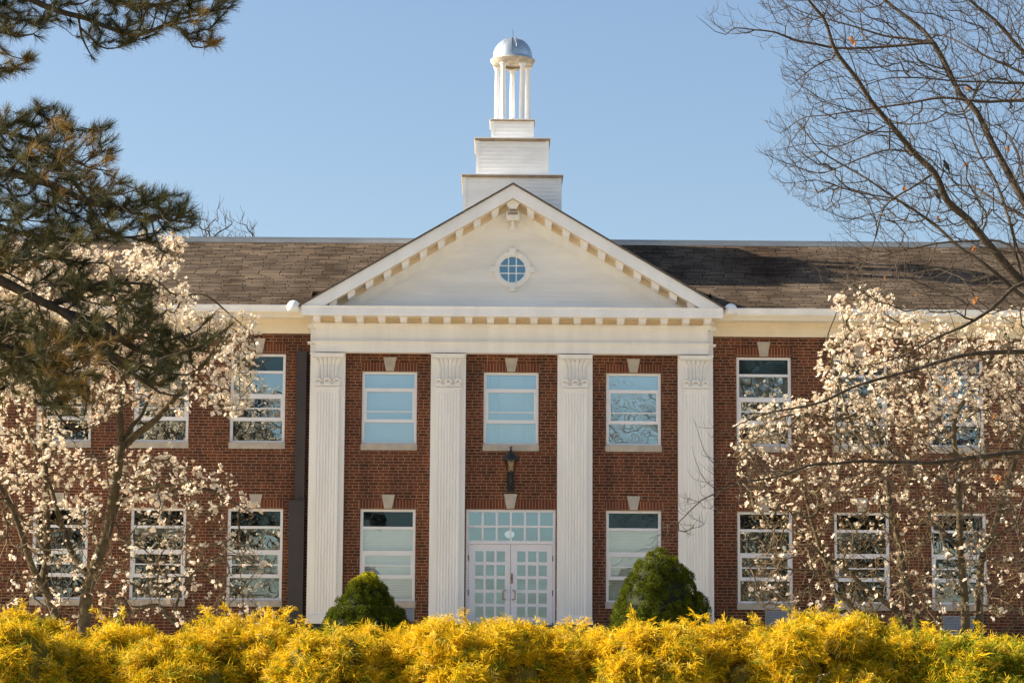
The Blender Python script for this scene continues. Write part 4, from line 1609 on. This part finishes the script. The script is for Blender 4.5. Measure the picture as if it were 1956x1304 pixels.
# ------------------------------------------------------------------ pine, left foreground
def pine():
    YP = -34.0
    bx = at(-420, 1300, YP)
    g = float(ground_z(0, YP))
    root = empty('pine_tree', (bx[0], YP, g), 'long-needled pine with drooping boughs and browned needles, reaching in from the left', 'pine tree')
    tr = Tree(33)
    tr.stroke([np.array([bx[0], YP, g - .1]), at(-415, 900, YP), at(-400, 500, YP), at(-390, 100, YP), at(-380, -400, YP), at(-380, -800, YP)], .24, .06, step=.15)
    st = [
        ([(-395, 60), (-250, -70), (-50, -60), (60, 0), (120, 25), (165, 35), (215, 55), (270, 66), (330, 42), (400, 25), (445, 12)], .055, .006, -.4),
        ([(-250, -70), (-60, -120), (100, -60), (220, 0), (300, 10), (370, -10), (440, -10)], .05, .006, .4),
        ([(150, 35), (155, 70), (172, 100), (178, 108)], .012, .004, -.1),
        ([(165, 60), (190, 88), (220, 92), (245, 80)], .010, .004, .1),
        ([(330, 45), (355, 65), (368, 90), (385, 92), (412, 82)], .010, .004, -.1),
        ([(-395, 120), (-200, 50), (-60, 15), (0, 25), (30, 38), (60, 38)], .03, .005, -.3),
        ([(-120, 20), (-60, 50), (0, 62), (35, 72), (62, 66), (75, 70)], .02, .005, .2),
        ([(-395, 200), (-200, 150), (-60, 130), (0, 132), (35, 125), (62, 112)], .03, .005, 0),
        ([(-395, 380), (-220, 330), (-60, 322), (0, 328), (45, 335), (100, 352), (150, 375), (220, 398), (300, 415), (365, 425)], .07, .008, -.3),
        ([(-395, 300), (-200, 240), (-60, 235), (20, 255), (80, 278), (130, 300), (170, 320), (210, 325)], .05, .006, .5),
        ([(20, 255), (60, 235), (75, 205), (70, 198)], .012, .004, 0),
        ([(80, 278), (110, 250), (130, 215)], .012, .004, .2),
        ([(60, 270), (100, 300), (150, 360), (200, 440), (240, 455), (300, 445)], .03, .006, .4),
        ([(-395, 470), (-200, 420), (-60, 420), (30, 445), (100, 455), (170, 460), (220, 450), (290, 462)], .05, .006, .6),
        ([(290, 410), (293, 440), (305, 475), (312, 480)], .008, .004, 0),
        ([(-398, 640), (-220, 540), (-60, 520), (0, 536), (67, 569), (128, 600), (152, 630), (189, 667), (236, 700), (304, 748), (345, 752)], .075, .007, -.5),
        ([(128, 600), (165, 612), (202, 623), (240, 655), (283, 674), (325, 675), (371, 667), (422, 636), (440, 625)], .04, .005, .2),
        ([(90, 580), (130, 570), (180, 545), (230, 540), (290, 545), (300, 560)], .03, .005, .4),
        ([(240, 655), (270, 640), (300, 650), (360, 640), (400, 610)], .014, .004, -.3),
        ([(189, 667), (250, 690), (310, 710), (360, 715), (390, 690)], .02, .005, .3),
        ([(-400, 760), (-200, 680), (-60, 670), (0, 678), (61, 724), (81, 755), (111, 792), (135, 815), (165, 820)], .05, .006, .3),
        ([(-60, 670), (0, 660), (60, 690), (120, 710), (170, 740), (160, 790)], .03, .005, -.4),
        ([(-60, 520), (20, 500), (80, 490), (140, 500), (200, 500)], .03, .006, .6),
    ]
    for P, r0, r1, dy in st: tr.stroke(S(P, YP, YP + dy), r0, r1, wob=.008, step=.08)
    rng = tr.rng
    p1 = [(-60, -60), (450, -60), (450, 20), (430, 28), (415, 85), (370, 92), (350, 55), (300, 70), (240, 85), (230, 92), (175, 100), (150, 60), (95, 35), (70, 75), (40, 75), (-60, 80)]
    p1b = [(-60, 90), (0, 90), (62, 108), (60, 130), (30, 145), (-60, 145)]
    p2 = [(-60, 200), (10, 205), (40, 215), (72, 195), (120, 208), (150, 235), (170, 228), (210, 235), (222, 270), (222, 310), (235, 345), (270, 350), (330, 370), (372, 380), (378, 425), (350, 445), (300, 440), (290, 460), (200, 462), (110, 490), (60, 500), (-60, 500)]
    p3 = [(130, 540), (250, 530), (300, 545), (290, 580), (330, 640), (380, 640), (430, 625), (415, 655), (380, 680), (330, 710), (350, 740), (280, 735), (200, 700), (150, 690), (160, 740), (130, 790), (80, 760), (50, 720), (-60, 700),
          (-60, 580), (60, 620), (110, 620), (150, 600)]
    p5 = [(-60, 560), (40, 570), (110, 620), (160, 660), (200, 720), (170, 790), (120, 800), (60, 770), (-60, 760)]
    p3b = [(-60, 470), (60, 490), (150, 480), (190, 520), (150, 570), (80, 550), (-60, 500)]
    T = sample_poly(p1, 380, YP, .35, rng) + sample_poly(p1b, 35, YP, .3, rng) + sample_poly(p2, 620, YP, .55, rng) + sample_poly(p3, 400, YP, .5, rng) + sample_poly(p5, 170, YP, .45, rng) + sample_poly(p3b, 60, YP, .4, rng)
    # boughs beyond the frame so that the tree is whole from the side
    p4 = [(-700, -600), (-60, -600), (-60, 700), (-700, 600)]
    T += sample_poly(p4, 260, YP, .8, rng)
    tr.grow(T, step=.07, up=.35, curl=.35, wob=.10, maxlen=1.5, out=unit(np.array([.9, 0, .1])))
    r = tr.radii(.0038, 2.7, .014)
    big, thin = tr.mesh(r, .016)
    raw_mesh('trunk', big[0], big[1], M['bark_dark'], root, smooth=True)
    raw_mesh('twigs', thin[0], thin[1], M['bark_dark'], root, smooth=True)
    tips = np.array([t for t in tr.tips if r[t] < .012])
    more = np.array([tr.par[t] for t in tips])
    idx = np.concatenate([tips, rng.choice(more, len(more) // 2)])
    cl = np.array([[.065, .068, .028], [.105, .095, .036], [.042, .048, .024], [.20, .135, .042], [.24, .15, .045]])
    # browned needles sit on whole boughs
    P = tr.p[idx]
    br = (np.sin(P[:, 0] * 3.1) * np.sin(P[:, 2] * 3.7 + 1) + rng.normal(0, .35, len(P))) > .75
    pick = np.where(br, rng.integers(3, 5, len(idx)), rng.integers(0, 3, len(idx)))
    V, Fq, col = tufts(P, tr.d[idx] + np.array([0, 0, .25]), 64, .100, .0030, .80, rng, cl[pick], .05)
    o = raw_mesh('needles', V, Fq, M['needle'], root, col)
    o['kind'] = 'stuff'
    print('pine', tr.n, 'tufts', len(idx))


pine()


# ------------------------------------------------------------------ bare trees behind the roof
def far_tree(px, Y, top_py, spread, seed, label, group=None, base_z=0.0, nT=380, r0=.14, name='distant_tree'):
    tr = Tree(seed)
    b = at(px, top_py, Y)
    H = b[2] - base_z
    x0 = b[0]
    base = np.array([x0, Y, base_z])
    rng = tr.rng
    tr.stroke([base, base + [.1, 0, H * .3], base + [-.1, 0, H * .6], base + [0, 0, H * .85]], r0, .03, step=.4)
    for k in range(7):
        a = rng.uniform(0, 2 * pi)
        z0 = H * rng.uniform(.3, .6)
        tr.stroke([base + [0, 0, z0], base + [cos(a) * spread * .4, sin(a) * spread * .4, z0 + H * .13], base + [cos(a) * spread * .8, sin(a) * spread * .8, z0 + H * .3]], r0 * .4, .02, step=.35)
    T = []
    for _ in range(nT):
        u = unit(rng.normal(0, 1, 3)) * rng.random() ** .33
        T.append(base + np.array([u[0] * spread, u[1] * spread, H * (.80 + .20 * u[2])]))
    tr.grow(T, step=.3, up=.6, wob=.15)
    tr.spurs(nT * 3, .3, .6)
    r = tr.radii(.006, 2.3, .04)
    big, thin = tr.mesh(r, .03)
    root = empty(name, base, label, 'tree', group)
    raw_mesh('trunk', big[0], big[1], M['bark_dark'], root, smooth=True)
    raw_mesh('crown', thin[0], thin[1], M['bark_dark'], root, smooth=True)
    return root


far_tree(415, 24, 385, 1.1, 3, 'wider bare tree top showing over the left roof ridge beside the pine', 'bare trees behind the roof')
far_tree(472, 26, 400, .75, 4, 'narrower bare tree top showing over the left roof ridge nearer the portico', 'bare trees behind the roof')
# the row of trees across the road, which the windows mirror
k_ = 0
for x, y in ((-19, -98), (-25, -104), (18, -96), (22, -102), (28, -110), (20, -114), (-33, -112), (-21, -118), (24, -98), (34, -101), (-29, -97), (-23, -112), (19, -107), (-39, -104)):
    H = 24 + (k_ * 37 % 4)
    b = at(978, 652, y)
    tr_root = None
    if k_ < 3:
        rng_ = k_
        # build three kinds, then reuse
        base = np.array([x, y, -2.0])
        t_ = Tree(60 + k_)
        t_.stroke([base, base + [.1, 0, H * .3], base + [-.1, 0, H * .6], base + [0, 0, H * .85]], .26, .05, step=.5)
        for q in range(8):
            a = t_.rng.uniform(0, 2 * pi)
            z0 = H * t_.rng.uniform(.2, .6)
            t_.stroke([base + [0, 0, z0], base + [cos(a) * 1.7, sin(a) * 1.7, z0 + H * .13], base + [cos(a) * 3.4, sin(a) * 3.4, z0 + H * .3]], .11, .03, step=.4)
        T = []
        for _ in range(1300):
            u = unit(t_.rng.normal(0, 1, 3)) * t_.rng.random() ** .33
            T.append(base + np.array([u[0] * 5.2, u[1] * 5.2, H * (.55 + .45 * u[2])]))
        t_.grow(T, step=.4, up=.6, wob=.15)
        t_.spurs(2600, .5, .6)
        r = t_.radii(.024, 2.4, .10)
        big, thin = t_.mesh(r, .05)
        tr_root = empty('roadside_tree', base, 'bare tree across the lawn, mirrored in the windows', 'tree', 'bare trees across the lawn')
        raw_mesh('trunk', big[0], big[1], M['bark_dark'], tr_root, smooth=True)
        raw_mesh('crown', thin[0], thin[1], M['bark_dark'], tr_root, smooth=True)
        if k_ == 0: protos = []
        protos.append(tr_root)
    else:
        src = protos[k_ % 3]
        tr_root = src.copy()
        COL.objects.link(tr_root)
        tr_root.location = (x, y, -2.0)
        tr_root.rotation_euler = (0, 0, k_ * 1.3)
        for ch in list(src.children):
            c = ch.copy()
            COL.objects.link(c)
            c.parent = tr_root
    k_ += 1


# ================================================================== CLIPPED CONIFERS
def lumpy(theta, h, seed):
    return 1 + .05 * np.sin(3 * theta + seed) + .05 * np.sin(5 * theta + 9 * h + seed * 2) + .035 * np.sin(9 * theta - 14 * h + seed)


def spruce(px, top_py, Y, profile, label, seed, gold):
    """profile: list of (height fraction, radius m)"""
    top = at(px, top_py, Y)
    zb = float(ground_z(0, Y)) - .03
    H = top[2] - zb
    x0 = top[0]
    root = empty('dwarf_spruce', (x0, Y, zb), label, 'conifer', 'clipped dwarf spruces beside the entrance')
    rng = np.random.default_rng(seed)
    hs = [p[0] for p in profile]
    rs = [max(.03, p[1] - .085) for p in profile]
    # clumps over the surface
    nC = 430
    V, Fq, Cc = [], [], []
    h = rng.random(nC * 3)
    rad = np.interp(h, hs, rs)
    keep = rng.random(nC * 3) < rad / max(rs)
    h = h[keep][:nC]
    th = rng.uniform(0, 2 * pi, len(h))
    rad = np.interp(h, hs, rs) * lumpy(th, h, seed)
    P = np.stack([x0 + rad * np.cos(th), Y + rad * np.sin(th), zb + h * H], 1)
    P = np.vstack([P, [[x0, Y, top[2] - .03]]])
    dr = np.gradient(np.interp(np.linspace(0, 1, 50), hs, rs), H / 49)
    sl = np.interp(h, np.linspace(0, 1, 50), dr)
    Nn = np.stack([np.cos(th), np.sin(th), -sl], 1)
    Nn = unit(np.vstack([Nn, [[0, 0, 1]]]))
    cr = rng.uniform(.07, .15, len(P))
    n = 260
    Pr = np.repeat(P, n, 0)
    Nr = np.repeat(Nn, n, 0)
    crr = np.repeat(cr, n)
    D = unit(rng.normal(0, 1, (len(Pr), 3)) + Nr * 1.1)
    B = Pr + D * (crr * rng.uniform(.55, 1.0, len(Pr)))[:, None] - Nr * .05
    DD = unit(D + np.array([0, 0, .3]) + rng.normal(0, .5, D.shape))
    L = rng.uniform(.018, .034, len(Pr))
    side = unit(np.cross(DD, rng.normal(0, 1, DD.shape))) * .0065
    V = np.stack([B - side, B + side, B + DD * L[:, None] + side * .4, B + DD * L[:, None] - side * .4], 1).reshape(-1, 3)
    base = np.array([.050, .080, .009])
    tipc = np.array([.42, .38, .015])
    hh = np.clip((Pr[:, 2] - zb) / H, 0, 1)
    g_ = (rng.random(len(Pr)) * .30 + gold * np.clip((hh - .80) / .12, 0, 1))[:, None]  # sunlight on the top painted in as golden tip colour
    cvar = np.repeat(rng.uniform(.75, 1.25, len(P)), n)[:, None]
    col = (base * (1 - np.clip(g_, 0, 1) * .8) + tipc * np.clip(g_, 0, 1) * .8) * cvar * rng.uniform(.7, 1.2, (len(Pr), 1))
    o = raw_mesh('foliage', V, np.arange(len(V)).reshape(-1, 4), M['spruce'], root, np.repeat(col, 4, 0))
    o['kind'] = 'stuff'
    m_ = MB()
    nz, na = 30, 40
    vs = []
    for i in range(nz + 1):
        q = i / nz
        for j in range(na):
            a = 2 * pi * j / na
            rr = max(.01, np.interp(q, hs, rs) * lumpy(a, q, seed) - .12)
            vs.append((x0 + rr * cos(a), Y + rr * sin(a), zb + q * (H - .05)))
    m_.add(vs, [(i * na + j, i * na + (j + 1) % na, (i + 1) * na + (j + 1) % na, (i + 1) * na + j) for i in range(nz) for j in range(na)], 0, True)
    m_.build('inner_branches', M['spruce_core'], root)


spruce(698, 1092, -4.5, [(0, .93), (.25, .93), (.40, .81), (.55, .66), (.66, .55), (.75, .47), (.83, .39), (.9, .28), (.95, .18), (1, .05)], 'smaller clipped conifer with a painted sunlit top between the left columns', 2, 1.0)
spruce(1258, 1050, -4.6, [(0, 1.0), (.2, 1.03), (.36, .98), (.45, .92), (.55, .85), (.65, .74), (.73, .66), (.8, .59), (.865, .51), (.93, .39), (.97, .26), (1, .08)], 'larger dark green clipped conifer in front of the right-hand column', 8, 0.08)


# ================================================================== GOLDEN CYPRESS SHRUBS
def cypress(px, top_py, Y, rad, label, seed, green, leaders):
    top = at(px, top_py, Y)
    zb = float(ground_z(0, Y)) - .03
    H = top[2] - zb
    x0 = top[0]
    root = empty('golden_cypress', (x0, Y, zb), label, 'shrub', 'golden cypress shrubs in the foreground')
    rng = np.random.default_rng(seed)
    rad *= 1.2
    nS = int(6400 * (rad / .66) ** 2)
    # mounded surface: overlapping lobes
    nl = 30
    la = np.where(rng.random(nl) < .7, rng.uniform(pi, 2 * pi, nl), rng.uniform(0, pi, nl))
    lh = rng.uniform(.3, .93, nl)
    lc = np.stack([x0 + rad * .86 * np.cos(la) * np.sqrt(1 - lh ** 2 * .7), Y + rad * np.where(np.sin(la) < 0, 1.35, .45) * np.sin(la) * np.sqrt(1 - lh ** 2 * .85), zb + lh * H * .84], 1)
    lr = rng.uniform(.22, .44, nl) * rad
    # leaders that rise above the mound
    le = []
    for _ in range(leaders * 3):
        u = rng.normal(0, .45)
        le.append((x0 + u * rad, Y + rng.uniform(-.6, .3) * rad, rng.uniform(-.05, .14) - .35 * u * u))
    k = rng.integers(0, nl, nS)
    D = unit(rng.normal(0, 1, (nS, 3)) + np.array([0, -.15, .35]))
    P = lc[k] + D * (lr[k] * rng.uniform(.55, 1.0, nS))[:, None]
    ld = unit(D * .9 + np.array([0, 0, .55]) + rng.normal(0, .35, (nS, 3)))
    ln = rng.uniform(.07, .17, nS)
    lead_P, lead_D, lead_L = [], [], []
    for (lx, ly, dz) in le:
        zt = top[2] + dz + .05 + rng.uniform(-.10, .06)
        lean = rng.normal(0, .45)
        for q in range(18):
            t = q / 17
            lead_P.append((lx + lean * t * t * .3 + rng.normal(0, .012), ly + rng.normal(0, .012), zt - .36 + t * .30))
            a = rng.uniform(0, 2 * pi)
            lead_D.append((cos(a) * .75 + lean, sin(a) * .6, .85))
            lead_L.append(.13 - .05 * t)
    if lead_P:
        P = np.vstack([P, lead_P])
        ld = np.vstack([ld, unit(np.array(lead_D))])
        ln = np.concatenate([ln, lead_L])
    n = len(P)
    ins = np.zeros(n)
    # loose clumps on the mound: sprays pulled towards random centres leave shaded hollows between
    cc_ = P[rng.choice(nS, 60)]
    q_ = np.linalg.norm(P[:nS, None] - cc_[None], axis=2)
    near = q_.argmin(1)
    P[:nS] = P[:nS] + (cc_[near] - P[:nS]) * .35
    # each spray: an arching axis with side threads
    U, W_ = perp_frames(ld)
    ang = rng.uniform(0, 2 * pi, n)
    Sv = U * np.cos(ang)[:, None] + W_ * np.sin(ang)[:, None]
    droop = rng.uniform(.25, .8, n)
    down = np.array([0, 0, -1.0])

    def axis(t): return P + ld * (ln * t)[:, None] + down * (droop * ln * t ** 2 * .5)[:, None]
    quads, cols = [], []
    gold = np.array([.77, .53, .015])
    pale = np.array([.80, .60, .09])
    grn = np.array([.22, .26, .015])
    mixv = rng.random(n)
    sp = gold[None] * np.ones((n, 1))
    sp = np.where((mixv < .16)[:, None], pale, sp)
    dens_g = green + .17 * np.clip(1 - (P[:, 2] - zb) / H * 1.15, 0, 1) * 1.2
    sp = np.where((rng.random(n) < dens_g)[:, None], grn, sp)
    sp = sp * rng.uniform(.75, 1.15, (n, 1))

    def strip(A, B, wa, wb, c):
        d = B - A
        s_ = unit(np.cross(d, rng.normal(0, 1, d.shape)))
        quads.append(np.stack([A - s_ * wa, A + s_ * wa, B + s_ * wb, B - s_ * wb], 1))
        cols.append(c)
    for a, b in ((0, .5), (.5, 1)): strip(axis(a), axis(b), .003, .002, sp * .8)
    for j in range(9):
        t = .12 + .88 * j / 9
        s_ = 1 if j % 2 else -1
        A = axis(t)
        Ld = (ln * (.55 - .30 * t) * rng.uniform(.7, 1.2, n))[:, None]
        d = unit(ld * .75 + Sv * s_ * .8 + rng.normal(0, .22, (n, 3)))
        B = A + d * Ld + down * Ld * .12
        C2 = B + unit(d + down * .55) * Ld * .6
        cc = sp * rng.uniform(.8, 1.2, (n, 1))
        strip(A, B, .0030, .0026, cc)
        strip(B, C2, .0026, .0012, cc)
    V = np.concatenate(quads).reshape(-1, 3)
    col = np.repeat(np.concatenate(cols), 4, 0)
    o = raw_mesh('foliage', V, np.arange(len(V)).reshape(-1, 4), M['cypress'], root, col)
    o['kind'] = 'stuff'
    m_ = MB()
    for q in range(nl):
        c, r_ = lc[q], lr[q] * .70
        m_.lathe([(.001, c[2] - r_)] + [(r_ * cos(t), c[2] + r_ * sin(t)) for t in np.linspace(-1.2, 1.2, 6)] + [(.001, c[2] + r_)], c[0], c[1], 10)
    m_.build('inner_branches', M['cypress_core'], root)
    return len(V) // 4


YH = -29.0
tot = 0
for i, (px, ty, dy, rad, g_, ld_, lab) in enumerate([
    (20, 1172, 0, .74, .10, 4, 'golden shrub at the far left below the trunks of the left magnolia'),
    (215, 1190, .25, .58, .14, 4, 'golden shrub below the left magnolia, second from the far left'),
    (350, 1224, -.1, .60, .20, 2, 'low golden shrub with a dip in its top under the left magnolia twigs'),
    (478, 1172, .2, .52, .08, 5, 'golden shrub rising to a peak under the window left of the brown duct'),
    (628, 1212, -.1, .62, .20, 3, 'golden shrub in front of the smaller conifer'),
    (765, 1204, .2, .56, .12, 4, 'golden shrub between the smaller conifer and the door'),
    (905, 1184, -.15, .62, .08, 5, 'golden shrub directly in front of the left door leaf'),
    (1070, 1202, .15, .54, .12, 4, 'golden shrub just right of the door, before the third column'),
    (1245, 1192, -.15, .60, .10, 5, 'golden shrub in front of the larger conifer'),
    (1400, 1194, .2, .56, .06, 4, 'golden shrub just right of the larger conifer'),
    (1550, 1182, 0, .64, .12, 5, 'golden shrub below the leaning stem of the right magnolia'),
    (1712, 1192, .25, .56, .26, 4, 'greenish golden shrub at the foot of the right magnolia trunks'),
    (1850, 1216, .05, .66, .48, 2, 'greener low shrub under the vent at the right'),
    (1990, 1224, .2, .66, .55, 2, 'greenest shrub at the far right edge'),
]):
    tot += cypress(px, ty, YH + dy, rad, lab, 100 + i, g_, ld_)
print('cypress quads', tot)
